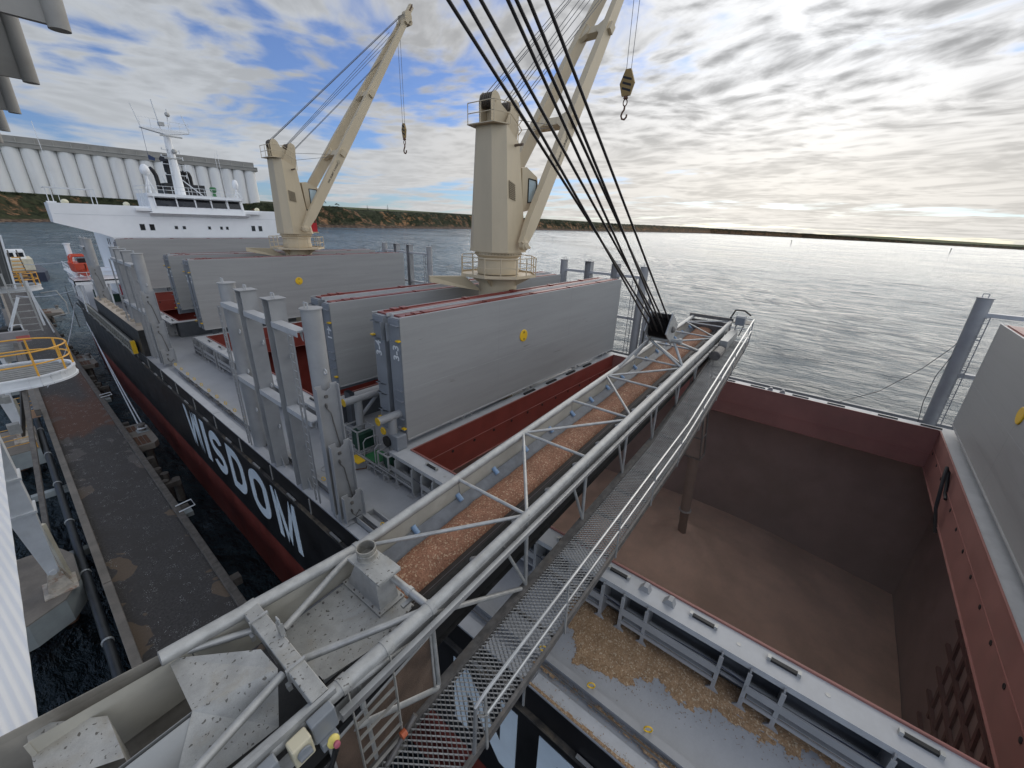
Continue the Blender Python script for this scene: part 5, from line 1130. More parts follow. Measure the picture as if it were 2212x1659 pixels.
s.add([F(-4.4, 1.95, -1.25), F(24.6, 1.95, -1.25), F(24.6, 2.2, -1.1), F(-4.4, 2.2, -1.1)], [(0, 1, 2, 3)]); s.add([F(-4.4, .05, -1.3), F(24.6, .05, -1.3), F(24.6, 2.2, -1.3), F(-4.4, 2.2, -1.3)], [(0, 1, 2, 3)]); s.build('belt_tray', BELT_D, boom)
s = MB(); s2 = MB(); k = 1.4
while k < 24.3:
    s.lathe(F(k, .17, -.46), [(.07, -.1), (.07, .12)], 12, BT*-1+BH*.8); s2.lathe(F(k+.2, 1.84, -.50), [(.085, -.1), (.085, .12)], 14, BT+BH*.8); k += 1.5
s.each('blue_idler', BLUE, boom, smooth=True); s2.each('idler', GALV, boom, smooth=True)
# grain on the belt
def bg(u, v):
    s_ = -.12+u*24.6; wob = .05*mnoise.noise((s_*1.3, 1, 0))+.03*mnoise.noise((s_*3.1, 9, 0))
    t0, t1 = .40+wob, 1.42+.04*mnoise.noise((s_*1.1, 5, 0)); t_ = t0+(t1-t0)*v
    h_ = -.63+.17*math.sin(math.pi*v)**.8+.022*mnoise.noise((s_*4, t_*5, 2))+.010*mnoise.noise((s_*14, t_*14, 2)); return F(s_, t_, h_ if 0 < v < 1 else h_-.06)
def grain_mat(name, a, b, c, sc, bump=.5):
    m = bpy.data.materials.new(name); m.use_nodes = True; k = NT(m.node_tree); pos = k.n('ShaderNodeNewGeometry').outputs['Position']
    v = k.n('ShaderNodeTexVoronoi', {'Vector': pos, 'Scale': sc}); rnd = k.n('ShaderNodeSeparateColor', {0: v.outputs['Color']})
    col = k.mix(rnd.outputs[0], a, b); col = k.mix(k.mapr(rnd.outputs[1], .86, .9), col, c)
    col = k.mix(k.mapr(k.noise(pos, 2.2, 4, .6), .3, .7), k.mix(1.0, col, (.78, .78, .78), 'MULTIPLY'), col)
    bp = k.n('ShaderNodeBump', {'Strength': bump, 'Distance': .012, 'Height': k.math('ADD', v.outputs['Distance'], k.noise(pos, sc*.4, 3))})
    pb = k.n('ShaderNodeBsdfPrincipled', {'Base Color': col, 'Roughness': .75, 'Normal': bp.outputs[0], 'Specular IOR Level': .25}); k.n('ShaderNodeOutputMaterial', {'Surface': pb.outputs[0]}); return m
GB = grain_mat('reddish grain', (.25, .115, .068), (.38, .195, .12), (.50, .34, .22), 34)
s = MB(); s.grid(bg, 360, 14); tag(s.build('belt_grain', GB, smooth=True), 'long ribbon of reddish brown grain riding on the conveyor belt', 'grain', kind='stuff')
# right hand trim: side sheet, bright rail, walkway, handrail
s = MB(); s.add([F(-4.6, WD+.02, -.14), F(24.5, WD+.02, -.14), F(24.5, WD+.02, -.5), F(-4.6, WD+.02, -.5)], [(0, 1, 2, 3)]); s.build('side_sheet', GALV, boom)
s = MB(); s.beam(F(-1.9, 2.47, -.16), F(TIPS-.4, 2.47, -.48), .10, .10, BH); s.beam(F(-1.9, 2.43, -.28), F(TIPS-.4, 2.43, -.6), .05, .12, BH); s.build('cable_tray', BRIGHT, boom)
WK0, WK1 = 2.42, 3.62
def wh(s_): return -2.27 if s_ < 11.5 else -2.27+(s_-11.5)*.128
walk = MB()
for t_ in (WK0-.04, WK1):
    for a, b in ((-1.7, 11.5), (11.5, 23.6)): walk.beam(F(a, t_, wh(a)-.06), F(b, t_, wh(b)-.06), .07, .2, BH)
k = 0.9
while k < 23.5: walk.beam(F(k, WK0, wh(k)-.08), F(k, WK1, wh(k)-.08), .06, .1, BH); k += 1.45
walk.build('walkway_beam', GALV_D, boom)
g = MB(); rw, pitch, nz = .0125, .052, 16
nrow = int(25.2/pitch)
for i in range(nrow):
    s0 = -1.7+i*pitch; h_ = wh(s0); ww = WK1-WK0
    sg = 1 if i % 2 else -1
    for j in range(nz):
        ta, tb = WK0+ww*j/nz, WK0+ww*(j+1)/nz; da = sg*pitch*.5*(1 if j % 2 else -1); db = -da
        p, q = F(s0+da, ta, h_), F(s0+db, tb, h_); w_ = BU*rw; up = BH*-.009
        g.add([p-w_+up, p+w_-up, q+w_-up, q-w_+up], [(0, 1, 2, 3)])
g.build('walkway_mesh', mat('dull walkway mesh', (.33, .315, .285), .5, metal=.3, var=.2), boom)
hr = MB()
for off, z in ((.0, 1.42), (.0, .78)):
    hr.path([F(-.45, 3.66, -2.1+off), F(-.35, 3.66, -1.4+z*.35), F(-.1, 3.66, wh(0)+z)]+[F(k, 3.66, wh(k)+z) for k in (3, 6, 9, 11.5, 15, 19, 22.6)]+([F(23.4, 3.66, wh(23.4)+z)]), .034, 8)
hr.build('handrail', BRIGHT, boom, smooth=True)
for k in (-.12, 2.65, 5.45, 8.2, 11.0, 13.8, 16.6, 19.4, 22.4):
    s = MB(); s.beam(F(k, 3.67, wh(k)-.22), F(k, 3.67, wh(k)+1.42), .055, .03, BT); s.build('rail_post', GALV, boom)
s = MB(); s.tube(F(23.4, 2.5, wh(23.4)+1.42), F(23.4, 3.66, wh(23.4)+1.42), .03, 6); s.tube(F(23.4, 2.5, wh(23.4)+.78), F(23.4, 3.66, wh(23.4)+.78), .03, 6); s.beam(F(23.4, 3.66, wh(23.4)), F(23.4, 3.66, wh(23.4)+1.42), .06); s.build('end_rail', GALV, boom)
# landward covers, cross beam, vent hood, chute
s = MB(); s.add([F(-1.92, .22, -.42), F(.02, .20, -.42), F(.05, 1.72, -.42), F(-.72, 1.86, -.42), F(-1.75, 1.62, -.42), F(-1.75, 1.50, -.42), F(-1.95, 1.50, -.42)], [(0, 1, 2, 3, 4, 5, 6)])
s.add([F(.05, 1.72, -.42), F(-.72, 1.86, -.42), F(-.72, 1.86, -.6), F(.05, 1.72, -.6)], [(0, 1, 2, 3)]); s.add([F(-.72, 1.86, -.42), F(-1.75, 1.62, -.42), F(-1.75, 1.62, -.95), F(-.72, 1.86, -.95)], [(0, 1, 2, 3)]); s.add([F(.02, .2, -.42), F(.05, 1.72, -.42), F(.05, 1.72, -.7), F(.02, .2, -.7)], [(0, 1, 2, 3)]); s.build('belt_cover', GALV_SPOT, boom)
s = MB()
for i in range(6): s.lathe(F(-1.6+i*.3, .3, -.415), [(.022, 0), (.022, .02)], 8, BH); s.lathe(F(-.7+i*.14, 1.80-i*.015, -.415), [(.022, 0), (.022, .02)], 8, BH)
s.each('cover_bolt', GALV_D, boom)
s = MB(); s.b2((0, 0, 0), (0, 0, 0)); s = MB()
s.box(F(-2.04, 1.1, .24), (.24, 2.42, .22), BAX); cb = s.build('cross_beam', GALV_SPOT, boom, bevel=.012)
s = MB()
for t_ in (.38, 1.62): s.box(F(-2.04, t_, .24), (.29, .045, .27), BAX); s.box(F(-2.2, t_, .05), (.06, .09, .1), BAX)
s.each('beam_strap', GALV, cb)
s = MB(); s.box(F(-1.93, .93, .45), (.07, .012, .34), BAX); s.box(F(-1.93, 1.03, .45), (.07, .012, .34), BAX); s.path([F(-1.93, .93, .6), F(-1.93, .94, .72), F(-1.93, 1.02, .72), F(-1.93, 1.03, .6)], .014, 6); s.tube(F(-1.93, .90, .38), F(-1.93, 1.06, .38), .016, 6); s.build('lift_bracket', GALV, cb)
v = MB(); b4 = [(-.44, .28), (-.02, .28), (-.02, 1.34), (-.44, 1.34)]; t4 = [(-.32, .50), (.04, .50), (.04, 1.12), (-.32, 1.12)]
v.add([F(a, b, -.37) for a, b in b4]+[F(a, b, .20) for a, b in t4], [(0, 1, 5, 4), (1, 2, 6, 5), (2, 3, 7, 6), (3, 0, 4, 7)]); hood = v.build('vent_hood', GALV, boom)
s = MB(); s.box(F(-.23, .81, -.385), (.58, 1.24, .025), BAX); s.build('base_flange', GALV_SPOT, hood)
s = MB(); s.box(F(-.15, .86, .25), (.50, 1.02, .06), BAX); s.box(F(-.15, 1.13, .285), (.52, .46, .012), BAX); s.build('lid', GALV_SPOT, hood, bevel=.006)
s = MB(); s.lathe(F(-.12, .62, .28), [(.20, 0), (.185, .03), (.19, .12), (.175, .13), (.19, .15), (.19, .24), (.168, .24), (.165, .02), (.0, .02)], 26, BH); s.build('duct_stub', mat('dull duct steel', (.33, .315, .28), .5, metal=.4, var=.2, vscale=6, dirt=.5, dirtcol=(.14, .11, .08), dscale=5), hood, smooth=True)
s = MB()
for a in (-.48, .02):
    for b in (.25, .55, .85, 1.15, 1.38): s.lathe(F(a, b, -.372), [(.018, 0), (.018, .025)], 7, BH)
s.each('hood_bolt', GALV_D, hood)
# chute: sloping hood and trough at the landward end
ch = MB(); ch.add([F(-3.18, -.06, .30), F(-2.25, .95, .34), F(-2.22, 1.42, .30), F(-3.2, 1.07, .30)], [(0, 1, 2, 3)])
ch.add([F(-3.2, 1.07, .30), F(-2.22, 1.42, .30), F(-2.5, 1.75, -.35), F(-3.8, 1.6, -.35)], [(0, 1, 2, 3)]); chute = ch.build('chute_hood', GALV_SPOT, boom)
s = MB(); s.prism([F(-3.2, 1.09, .25), F(-6.2, 1.09, .24), F(-6.2, 1.62, -.42), F(-3.4, 1.62, -.38)], BH*-.012); s.prism([F(-6.2, 1.04, .26), F(-3.2, 1.04, .27), F(-3.2, .98, -.95), F(-6.2, .98, -.95)], BT*.014); s.build('chute_side', CHUTE, boom)
s = MB(); s.prism([F(-6.2, -.62, .52), F(-3.0, -.08, .40), F(-3.0, .12, -.95), F(-6.2, -.2, -.95)], BT*.015); s.build('trough_wall', mat('stained trough sheet', (.24, .22, .185), .6, var=.2, vscale=1.5, dirt=.8, dirtcol=(.07, .05, .035), dscale=.7), boom)
s = MB(); s.box(F(-5.2, -.15, -.95), (4.2, 2.1, .02), BAX); s.build('trough_floor', mat('dark brown trough', (.016, .009, .007), .7, var=.5, vscale=3, dirt=.4, dirtcol=(.06, .03, .018)), boom)
s = MB(); s.add([F(-4.62, -.50, .30), F(-3.92, .22, .30), F(-3.9, 1.0, .30), F(-4.6, .55, .30)], [(0, 1, 2, 3)]); s.add([F(-3.92, .22, .30), F(-3.9, 1.0, .30), F(-3.92, 1.02, -.5), F(-3.94, .24, -.5)], [(0, 1, 2, 3)]); s.build('chute_lid', GALV_SPOT, boom)
# electric boxes on the right chord
el = MB(); el.beam(F(-4.6, 2.36, .42), F(-1.85, 2.36, .30), .06, .10, BH); el.build('box_rail', GALV, boom)
for a, m_, w_ in ((-2.15, GLOSSGREY, .34), (-2.95, GLOSSGREY, .42), (-3.6, GLOSSGREY, .4)):
    s = MB(); s.box(F(a, 2.50, .12), (w_, .16, .40), BAX); s.build('control_box', m_, boom, bevel=.02)
s = MB(); s.box(F(-2.48, 2.54, .12), (.26, .2, .36), BAX); sw = s.build('switch_box', IVORY, boom, bevel=.025); s = MB(); s.lathe(F(-2.48, 2.65, .16), [(.09, 0), (.09, .03)], 18, BT); s.box(F(-2.48, 2.70, .16), (.16, .06, .04), BAX); s.build('rotary_knob', GLOSSGREY, sw)
s = MB(); s.box(F(-2.16, 2.60, -.16), (.24, .10, .16), BAX); es = s.build('stop_box', GLOSSGREY, boom, bevel=.01); s = MB(); s.lathe(F(-2.14, 2.66, -.14), [(.085, 0), (.085, .02), (.05, .06), (.045, .10)], 18, BT+BH*.5); s.build('yellow_collar', mat('yellow stop collar', (.75, .62, .18), .5), es, smooth=True); s = MB(); s.lathe(F(-2.14, 2.74, -.10), [(.042, 0), (.045, .05), (.03, .06)], 14, BT+BH*.5); s.build('stop_button', PINK, es, smooth=True)
s = MB()
for k in range(4): s.path([F(-2.1-.02*k, 2.62+.03*k, -.2), F(-2.1-.05*k, 2.6+.03*k, -.5), F(-2.25-.07*k, 2.55+.02*k, -.9), F(-2.35-.07*k, 2.5, -1.6), F(-2.6, 2.45, -2.4)], .022, 6)
s.build('power_cable', DARK, boom, smooth=True)
# ladder hung from the chord
for a in (-.94, -1.70):
    s = MB(); s.lathe(F(a, WD, NR(a)), [(.14, -.07), (.14, .07)], 18, BU); s.build('clamp_band', GALV_SPOT, boom, smooth=True)
s = MB()
for a in (-1.0, -1.74): s.beam(F(a+.04, 2.36, NR(a)-.05), F(a, 2.47, -.5), .05, .016, BU); s.beam(F(a, 2.47, -.45), F(a-.04, 2.44, -2.6), .055, .02, BU)
for k in range(6): s.beam(F(-1.74, 2.455, -.72-.34*k), F(-1.0, 2.455, -.72-.34*k), .045, .025, BH)
s.build('ladder', mat('dull aluminium ladder', (.36, .345, .31), .5, metal=.3, var=.15), boom)
s = MB(); s.add([F(-2.1, WD+.03, -.85), F(-.12, WD+.03, -.62), F(-.15, WD+.03, -2.2), F(-2.1, WD+.03, -2.6)], [(0, 1, 2, 3)]); s.build('mesh_guard', SCREEN, boom)
s = MB()
for p, q in (((-2.12, -.83), (-.10, -.58)), ((-.10, -.58), (-.13, -2.22)), ((-2.12, -.83), (-2.12, -2.62))): s.beam(F(p[0], WD+.04, p[1]), F(q[0], WD+.04, q[1]), .04, .03, BT)
s.build('guard_frame', GALV, boom)
s = MB(); s.tube(F(-1.5, 2.5, -2.35), F(-.75, 2.5, -1.85), .05, 10); s.build('hose_end', GALV_D, boom); s = MB(); s.lathe(F(-1.05, 2.52, -1.95), [(.07, -.05), (.07, .05)], 12, BU); s.build('orange_collar', mat('orange collar', (.5, .12, .05), .5), boom)
# A-frame and hoist block
ap = [(15.3, .52, .95), (15.3, 1.62, 1.05)]
for (a, b) in (((15, 0, 0), ap[0]), ((17.8, 0, 0), ap[0]), ((15, WD, 0), ap[1]), ((17.8, WD, 0), ap[1]), ((13.0, 0, 0), ap[0]), ((14.9, WD, 0), ap[0])):
    s = MB(); s.tube(F(*a), F(*b), .062, 10); s.build('hoist_leg', GALV, boom, smooth=True)
s = MB(); s.tube(F(15.3, .35, .98), F(15.3, 1.85, 1.06), .10, 14); s.lathe(F(15.3, 1.85, 1.06), [(.15, 0), (.15, .12)], 14, BT); s.build('hoist_pin', GALV, boom, smooth=True)
CD = (F(3.6, 1.0, 9.8)-F(14.9, 1.0, 1.7)).normalized(); CN = BT.cross(CD).normalized()
hb = thing('hoist_block', 'square steel sheave block with black wheels hanging over the boom', 'hoist block', F(15, 1.05, 1.7))
hc_ = F(15.05, 1.05, 1.62)
s = MB()
for t_ in (-.47, .47): s.box(hc_+BT*t_, (1.25, .05, 1.0), (CD, BT, CN))
s.each('side_plate', GALV, hb)
s = MB()
for k in range(7): s.lathe(hc_+BT*(-.39+.13*k), [(.42, -.05), (.46, -.03), (.38, 0), (.46, .03), (.42, .05)], 20, BT)
s.each('sheave', CABLE, hb, smooth=True)
s = MB(); s.lathe(hc_+BT*.5, [(.14, 0), (.14, .06), (.08, .12)], 16, BT); s.box(hc_-CN*.46, (1.1, .9, .04), (CD, BT, CN)); s.build('axle', GALV_D, hb)
t = thing('hoist_cable', 'bundle of seven black hoist cables rising steeply from the sheave block', 'cable', hc_)
for k, (so, to) in enumerate(((0.0, .45), (.4, .62), (.75, .80), (1.5, 1.05), (1.72, 1.15), (1.95, 1.3), (2.4, 1.5))):
    a = hc_+BT*(-.39+.13*k)+CN*(.1 if k % 2 else -.05)*3; b = F(3.2+so*.62, to, 9.65); d = (b-a).normalized()
    MB().tube(a, a+d*((b-a).length*1.75), .034, 8).build('cable', CABLE, t, smooth=True)
# boom end: motor box, gearbox, frame, control cabinet
s = MB(); s.box(F(22.3, 2.75, -.40), (2.7, .42, .5), BAX); s.build('drive_cover', GALV, boom, bevel=.02)
s = MB(); s.lathe(F(19.7, 2.78, -.5), [(.24, -.6), (.26, -.55), (.26, .5), (.2, .6)], 14, BU); s.box(F(20.4, 2.75, -.62), (1.3, .36, .3), BAX); s.build('drive_motor', GALV_D, boom)
s = MB(); s.box(F(24.9, 1.1, .12), (.12, 2.6, .2), BAX); s.box(F(24.6, 1.1, -.4), (.1, 2.3, .7), BAX); s.box(F(25.1, 2.95, .05), (.9, 1.0, .05), BAX); s.build('end_frame', GALV_D, boom)
s = MB(); s.box(F(24.5, 2.85, .28), (.5, .5, .55), BAX); s.build('end_cabinet', GLOSSGREY, boom, bevel=.02)
s = MB(); s.path([F(24.3, 2.7, 0), F(24.1, 2.7, -.5), F(24.0, 3.0, -.55), F(24.3, 3.1, 0)], .03, 6); s.path([F(25.0, 2.2, .2), F(25.0, 2.4, .75), F(24.9, 2.9, .8), F(24.9, 3.3, .55)], .05, 6); s.build('loop_cable', DARK, boom)
s = MB(); s.lathe(F(24.3, 1.1, -1.0), [(.3, -.9), (.3, .9)], 18, BT); s.build('head_pulley', BELT_D, boom, smooth=True)
# loading spout
sp = thing('loading_spout', 'brown dusty loading spout hanging from the boom end into the open hold', 'loading spout', (26.6, 5.2, -14))
SPM = mat('dusty spout steel', (.25, .185, .15), .55, metal=.2, var=.12, dirt=.4, dirtcol=(.17, .115, .09)); A0, A1, A2, A3 = Vector((27.2, 6.1, -7.6)), Vector((26.75, 5.25, -14.2)), Vector((26.95, 5.08, -18.8)), Vector((27.5, 4.98, -22.9))
s = MB(); s.beam(A0, A1, .85, .85, (0, 1, 0)); s.build('upper_chute', SPM, sp); s = MB()
for dx in (-.5, .5):
    for dy in (-.5, .5): s.beam(A0+Vector((dx, dy, 0)), A1+Vector((dx, dy, 0)), .07)
for f in (.3, .55, .78, 1.0):
    c = A0.lerp(A1, f)
    for dx, dy in ((-.5, 0), (.5, 0)): s.b2(c+Vector((dx-.03, -.5, -.04)), c+Vector((dx+.03, .5, .04)))
    for dy in (-.5, .5): s.b2(c+Vector((-.5, dy-.03, -.041)), c+Vector((.5, dy+.03, .041)))
s.build('chute_frame', GALV_D, sp)
MB().tube(A1, A2, .36, 20, .33).build('spout_tube', SPM, sp, smooth=True); s = MB(); s.lathe(A2, [(.34, -.06), (.42, -.05), (.42, .05), (.34, .06)], 24); s.build('spout_ring', GALV, sp)
st = MB()
def stream(u, v):
    c = A2.lerp(A3, v); a = u*2*math.pi; r = .29+.02*mnoise.noise((u*6, v*9, 1)); return c+Vector((math.cos(a)*r, math.sin(a)*r, 0))
st.grid(stream, 20, 24); tag(st.build('falling_grain', mat('falling grain', (.15, .075, .045), .9, var=.25, vscale=6), smooth=True), 'column of brown grain falling from the spout into the hold', 'grain', kind='stuff')
# grain in the hold
def gz(x, y):
    d = math.hypot(x-27.5, y-4.98); r = max(0, 1-d/2.2)
    return -21.35-.135*d-.02*max(0, -y)-.7*max(0, 1-d/.8)+.75*r+.25*max(0, 1-d/5)+.10*math.sin(math.atan2(y-4.98, x-27.5)*7)*max(0, 1-d/6)*min(1, d)+.12*mnoise.noise((x*.35, y*.35, 0))+.04*mnoise.noise((x*1.5, y*1.5, 3))
s = MB(); s.grid(lambda u, v: (7.5+u*26.4, -7.85+v*23.6, gz(7.5+u*26.4, -7.85+v*23.6)), 90, 80)
GH = mat('dusty hold grain', (.62, .405, .295), .95, var=.16, vscale=.35, dirt=.3, dirtcol=(.42, .245, .165), dscale=.22, bump=.15, bscale=40, fine=.05, spec=.05)
tag(s.build('hold_grain', GH, smooth=True), 'low cone of brown grain filling the open hold', 'grain', kind='stuff')
DV = bpy.data.materials.new('grain dust'); DV.use_nodes = True; kk = NT(DV.node_tree)
kk.n('ShaderNodeOutputMaterial', {'Volume': kk.n('ShaderNodeVolumePrincipled', {'Color': (.95, .79, .69), 'Density': .012, 'Anisotropy': .2}).outputs[0]})
tag(MB().b2((10.2, -5.8, -21.0), (30.8, 13.6, -11.2)).build('dust_haze', DV), 'thin brown grain dust hanging in the open hold', 'dust', kind='stuff')
# spilt grain on the deck
GS = grain_mat('spilt grain', (.31, .19, .10), (.47, .31, .18), (.60, .46, .31), 30, .8)
def spill(x0, x1, y0, y1, fn, z0, name, lab):
    st_ = .035; nx, ny = int((x1-x0)/st_), int((y1-y0)/st_); s = MB(); idx = {}; vs = []; fs = []
    H = lambda i, j: fn(x0+i*st_, y0+j*st_)
    hh = [[H(i, j) for j in range(ny+1)] for i in range(nx+1)]
    def vid(i, j):
        if (i, j) not in idx: idx[i, j] = len(vs); vs.append((x0+i*st_, y0+j*st_, z0+min(.06, max(0, hh[i][j])*.12)))
        return idx[i, j]
    for i in range(nx):
        for j in range(ny):
            if hh[i][j]+hh[i+1][j]+hh[i][j+1]+hh[i+1][j+1] > 0: fs.append((vid(i, j), vid(i+1, j), vid(i+1, j+1), vid(i, j+1)))
    s.add(vs, fs); n_ = 0
    while n_ < 1500:                                             # loose grains thinning out from the edge
        i, j = random.randrange(nx), random.randrange(ny); h = hh[i][j]
        if h > .12 or h < -.75 or random.random() > math.exp(h*5 if h < 0 else -h*4): n_ += .2; continue
        q = Vector((x0+i*st_, y0+j*st_, z0+.01)); a = random.uniform(0, 6.28); l = random.uniform(.012, .022); u = Vector((math.cos(a), math.sin(a), 0)); w = Vector((-u.y, u.x, 0))
        s.add([q-u*l, q-w*l*.5, q+u*l, q+w*l*.5, q+Vector((0, 0, l*.7))], [(0, 1, 4), (1, 2, 4), (2, 3, 4), (3, 0, 4)]); n_ += 1
    tag(s.build(name, GS, smooth=True), lab, 'grain', kind='stuff')
def f1(x, y):
    e = 7.72+(3.0-y)*.30 if y > -.5 else 8.77+(-.5-y)*.03
    if y > 3.4: e = 7.72+(y-3.4)*1.1
    n = mnoise.noise((x*1.6, y*1.1, 0))*.34+mnoise.noise((x*4.5, y*3, 4))*.20+mnoise.noise((x*13, y*11, 4))*.15
    return (x-e)*.9+n-(.25 if y < -1.2 else 0)*(-1.2-y) if x < 9.7 else .2
spill(7.3, 9.75, -4.5, 4.5, f1, DK+.003, 'deck_grain', 'spilt tan grain drifted against the coaming frames on the deck')
def f2(x, y):
    n = mnoise.noise((x*2.2, y*.8, 7))*.5+mnoise.noise((x*8, y*5, 2))*.2
    a = .34-abs(x-6.72)*2.6+n-.18; b = .22-abs(x-6.14)*4.5+n*.3
    return max(a, b)
spill(6.10, 6.87, -4.0, 4.2, f2, DK+.075, 'gutter_grain', 'spilt tan grain lying in the gutter along the deck edge')
# ------------------------------------------------------------------ landward side: gantry, roof edge, fluted cladding
def fins():
    t = thing('fluted_cladding', 'grey fluted sheet edge hanging overhead at the top left corner', 'cladding', (.2, 7, 1.2)); FM = mat('grey fluted sheet', (.34, .325, .30), .75, var=.12, vscale=2., dirt=.35, dirtcol=(.2, .18, .15), dscale=1.5)
    for y in (4.1, 6.0, 8.1, 10.2, 12.2):
        s = MB(); zb = 1.0+(y-4.1)*.004; s.tube((.63, y, zb), (.63, y, 4.5), .052, 16); s.prism([(-3, y+.0, zb+.02), (.62, y+.0, zb+.02), (.62, y+.0, 4.5), (-3, y+.0, 4.5)], (0, .04, 0)); s.build('flute', FM, t, smooth=True)
        s = MB(); s.b2((-3, y-.25, zb+.55), (.55, y+.04, zb+.6)); s.build('sheet_lap', FM, t)
fins()
def roof():
    t = thing('corrugated_roof', 'bright white corrugated roof sheet along the left edge below the camera', 'roof', (-1.6, 9, -8)); ang = R_(8.0); pit = .13
    d = Vector((-math.sin(ang), math.cos(ang), 0)); n_ = Vector((math.cos(ang), math.sin(ang), 0)); Z = -8.0; vs = []; fs = []; xe = -1.53
    for side in range(34*4):
        u = -side*pit/4; o = Vector((xe, 0, 0))+n_*(u+3.2); ph = side*math.pi/2
        y_s = max(-2, min(26, (o.x-xe)/math.sin(ang) if o.x > xe else -2))
        a = o+d*(y_s/math.cos(ang)); b = o+d*30; z = Z+.009*math.sin(ph)
        vs += [(a.x, a.y, z), (b.x, b.y, z)]
    for i in range(34*4-1): fs.append((2*i, 2*i+1, 2*i+3, 2*i+2))
    s = MB(); s.add(vs, fs); s.add([(a[0], a[1], a[2]-.02) for a in vs], fs); s.build('sheet', mat('white roof sheet', (.78, .775, .76), .45, var=.06, vscale=.6, stretch=(1, .2, 1)), t, smooth=True)
    s = MB(); s.b2((-8, -2, Z-.5), (-2.2, 24, Z-.1)); s.build('purlin', GALV_D, t)
roof()
def rail_path(pts, z, posts, m, parent, h=1.05):
    s = MB()
    for f in (.52, 1.0): s.path([(a, b, z+h*f) for a, b in pts], .032, 6)
    for i in posts: s.tube((pts[i][0], pts[i][1], z), (pts[i][0], pts[i][1], z+h), .034, 6)
    return s.build('railing', m, parent, smooth=True)
def platform(cx, cy, z, r, lab, ylen=1.0):
    t = thing('gantry_platform', lab, 'platform', (cx, cy, z), 'railed gantry platforms over the wharf')
    pts = [(-5, cy-r*ylen)]+[(cx+r*math.sin(a)*1.0, cy-r*ylen*math.cos(a)) for a in [i*math.pi/14 for i in range(15)]]+[(-5, cy+r*ylen)]
    s = MB()
    for (a, b), (c, d) in zip(pts, pts[1:]):
        for zz, hh, w in ((z-.16, .34, .05), (z-.34, .07, .16), (z+.02, .07, .12)): s.beam((a, b, zz), (c, d, zz), w, hh)
    s.build('rim', WHITE2, t)
    s = MB(); n = 9
    for i in range(n):
        y = cy-r*ylen*.9+i*r*ylen*1.8/(n-1); xe = cx+r*math.sqrt(max(0, 1-((y-cy)/(r*ylen))**2)) if abs(y-cy) < r*ylen else cx
        s.beam((-5, y, z-.1), (xe, y, z-.1), .07, .1)
    s.build('joist', GALV, t)
    rail_path(pts, z, [2, 5, 8, 11, 14], YEL_RAIL, t); return t
platform(-.35, 26.0, -6.45, 1.45, 'nearest round ended platform with yellow handrail', 1.0)
platform(.75, 55, -6.3, 1.4, 'second round ended platform with yellow handrail farther along')
def leg(x, y, lab, w=.85):
    t = thing('gantry_column', lab, 'gantry leg', (x, y, WZ), 'white gantry legs on the pile caps')
    s = MB(); s.beam((x, y, -17.0), (x-.1, y, -13.2), .38, .5, (0, 1, 0), w, w*1.15); s.beam((x-.1, y, -13.2), (x-.1, y, -6.8), w, w*1.15, (0, 1, 0)); lg = s.build('column', WHITE2, t)
    s = MB()
    for z in (-13.2, -11.4): s.box((x-.1, y, z), (w+.16, w*1.15+.2, .12))
    s.tube((x-.25, y, -17.3), (x+.25, y, -17.3), .16, 10); s.tube((x, y-.35, -16.8), (x, y+.35, -16.8), .14, 10); s.build('collar', WHITE2, lg)
    s = MB(); s.b2((x-.6, y-.7, WZ+.05), (x+.6, y+.7, WZ+.12)); s.prism([(x-.45, y-.3, WZ+.1), (x+.45, y-.3, WZ+.1), (x+.2, y-.3, -16.9), (x-.2, y-.3, -16.9)], (0, .08, 0)); s.prism([(x-.45, y+.25, WZ+.1), (x+.45, y+.25, WZ+.1), (x+.2, y+.25, -16.9), (x-.2, y+.25, -16.9)], (0, .08, 0)); s.build('base_plate', mat('rust streaked white', (.5, .45, .38), .6, var=.2, vscale=4, dirt=.9, dirtcol=(.28, .10, .04), dscale=3), t)
    s = MB(); s.beam((x+.35, y+.6, WZ+.1), (x+.28, y+.7, -14.6), .16, .2); s.build('tie_post', mat('cream tie post', (.6, .56, .45), .6), t)
    return t
leg(-2.15, 27.2, 'thick white gantry leg with tapered foot nearest the camera'); leg(-2.15, 49.6, 'second white gantry leg behind the first round platform'); leg(-2.15, 73, 'third white gantry leg farther along the wharf')
t = thing('orange_handrail', 'low orange handrail around the second gantry leg foot', 'handrail', (-2, 48.5, WZ)); rail_path([(-3.6, 47.2), (-1.6, 47.2), (-1.6, 49.8), (-3.6, 49.8)], WZ+.05, [0, 1, 2, 3], YEL_RAIL, t)
t = thing('service_landing', 'rusty orange landing with handrails hung beside the wharf kerb', 'landing', (-1.6, 55, -17)); MB().b2((-2.5, 53.6, -17.6), (-.9, 55.4, -17.45)).build('floor', RUSTY, t); MB().b2((-2.5, 53.5, -17.6), (-.9, 53.6, -16.9)).build('kick_plate', mat('peach plate', (.38, .24, .16), .6), t); rail_path([(-2.5, 53.6), (-.95, 53.6), (-.95, 56.5), (-2.5, 56.5)], -17.45, [0, 1, 2, 3], YEL_RAIL, t)
t = thing('gantry_scaffold', 'grey braced frame and wide ladder between the gantry legs', 'gantry', (.5, 48, -9)); s = MB()
for x in (.15, 1.08): s.beam((x, 48, -9.0), (x, 48, -4.6), .11)
for k in range(8): s.beam((.15, 48, -8.9+k*.5), (1.08, 48, -8.9+k*.5), .08, .05)
s.build('ladder', GALV, t); s = MB(); s.beam((1.28, 48.1, -8.6), (1.22, 48.1, -5.2), .14); s.beam((-.7, 47, -8.9), (.5, 47, -6.2), .16); s.beam((1.7, 50, -9.6), (1.2, 50, -5.6), .1); s.build('brace', WHITE2, t)
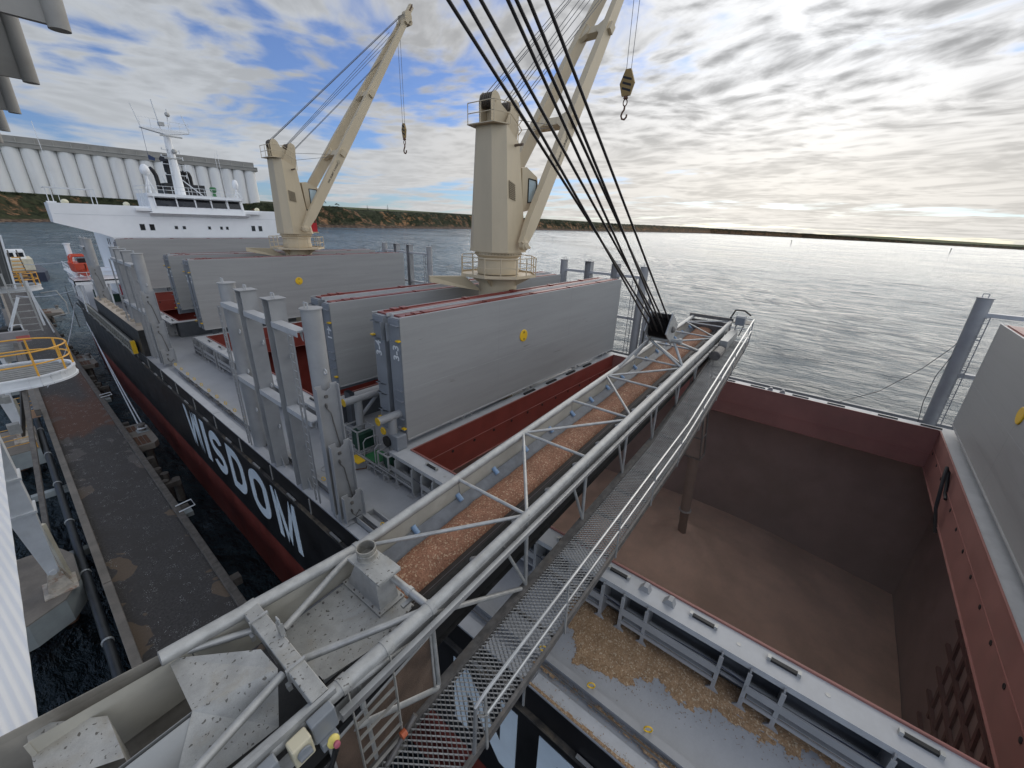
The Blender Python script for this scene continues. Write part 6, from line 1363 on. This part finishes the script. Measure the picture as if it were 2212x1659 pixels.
MB().beam((-3.5, 31.5, -6.05), (.22, 31.5, -6.05), .35, .52).build('beam', mat('grey box beam', (.22, .21, .215), .5), t); MB().b2((-.25, 31.31, -6.25), (.21, 31.322, -6.0)).build('red_label', mat('faded red label', (.40, .10, .09), .5), t)
s = MB(); s.beam((-2.1, 30, -17), (-.5, 41, -9), .22); s.beam((-2.1, 48, -17), (-.6, 36, -9), .2); s.beam((-2.1, 30, -9.2), (-2.1, 49, -9.2), .3, .4); s.beam((-.5, 28, -9), (-.5, 60, -9.0), .2, .3); s.build('truss', GALV_D, t)
s = MB()
for k in range(6): s.b2((-1.9+k*.12, 44+k*.4, -9.8+.1*k), (-.6, 44.3+k*.4, -9.3+.1*k))
for k in range(10): s.box((-1.6+random.uniform(-.6, .8), 40+random.uniform(-3, 10), -11.5+random.uniform(-1.5, 1.5)), (random.uniform(.3, .9), random.uniform(.3, .9), random.uniform(.2, .7)))
s.each('machinery', GALV, t); s = MB()
for k in range(5): s.box((-.6+random.uniform(-.5, .6), 45+random.uniform(-2, 5), -8.6+random.uniform(-.4, .4)), (.5, .6, .5))
s.each('drive_box', DARK, t); s = MB(); s.path([(-.5, 45.9, -8.5), (-.3, 46, -8.0), (.1, 46, -8.0), (.15, 46, -8.9)], .05, 6); s.build('hoop', WHITE2, t)
t = thing('conveyor_gallery', 'dark ribbed conveyor gallery wall with white top rail at the far left', 'gallery', (-.5, 52, -5)); s = MB(); s.prism([(-4, 52, -6.3), (.58, 52, -5.9), (.86, 52, -2.4), (-4, 52, -2.2)], (0, .3, 0)); s.build('wall', mat('dark ribbed sheet', (.07, .072, .07), .6, var=.2), t); s = MB()
for k in range(16): s.beam((-3.9+k*.29, 51.97, -6.1), (-3.7+k*.295, 51.97, -2.3), .05, .04, (0, 1, 0))
s.build('rib', mat('grey rib', (.16, .16, .155), .6), t); s = MB(); s.beam((.62, 51.9, -6.2), (.92, 51.9, -2.1), .12); s.build('edge_rail', WHITE2, t)
t = thing('stairway', 'orange edged stair between the gallery and the second platform', 'stair', (1, 57, -5)); s = MB()
for k in range(7): s.b2((.8+k*.06, 58, -6.2+k*.32), (1.7, 58.5, -6.14+k*.32))
s.build('step', YEL_RAIL, t); s = MB(); s.beam((.8, 58.2, -6.2), (1.1, 58.2, -3.6), .1); s.beam((1.75, 58.2, -6.2), (1.6, 58.2, -3.6), .08); s.build('stringer', GALV_D, t)
MB().path([(2.0, 56.3, -7.2), (3.0, 56.3, -7.1), (3.35, 56.3, -8.2), (3.3, 56.3, -9.2), (2.2, 56.3, -9.4)], .05, 6).build('hoop_rail', GALV, t)
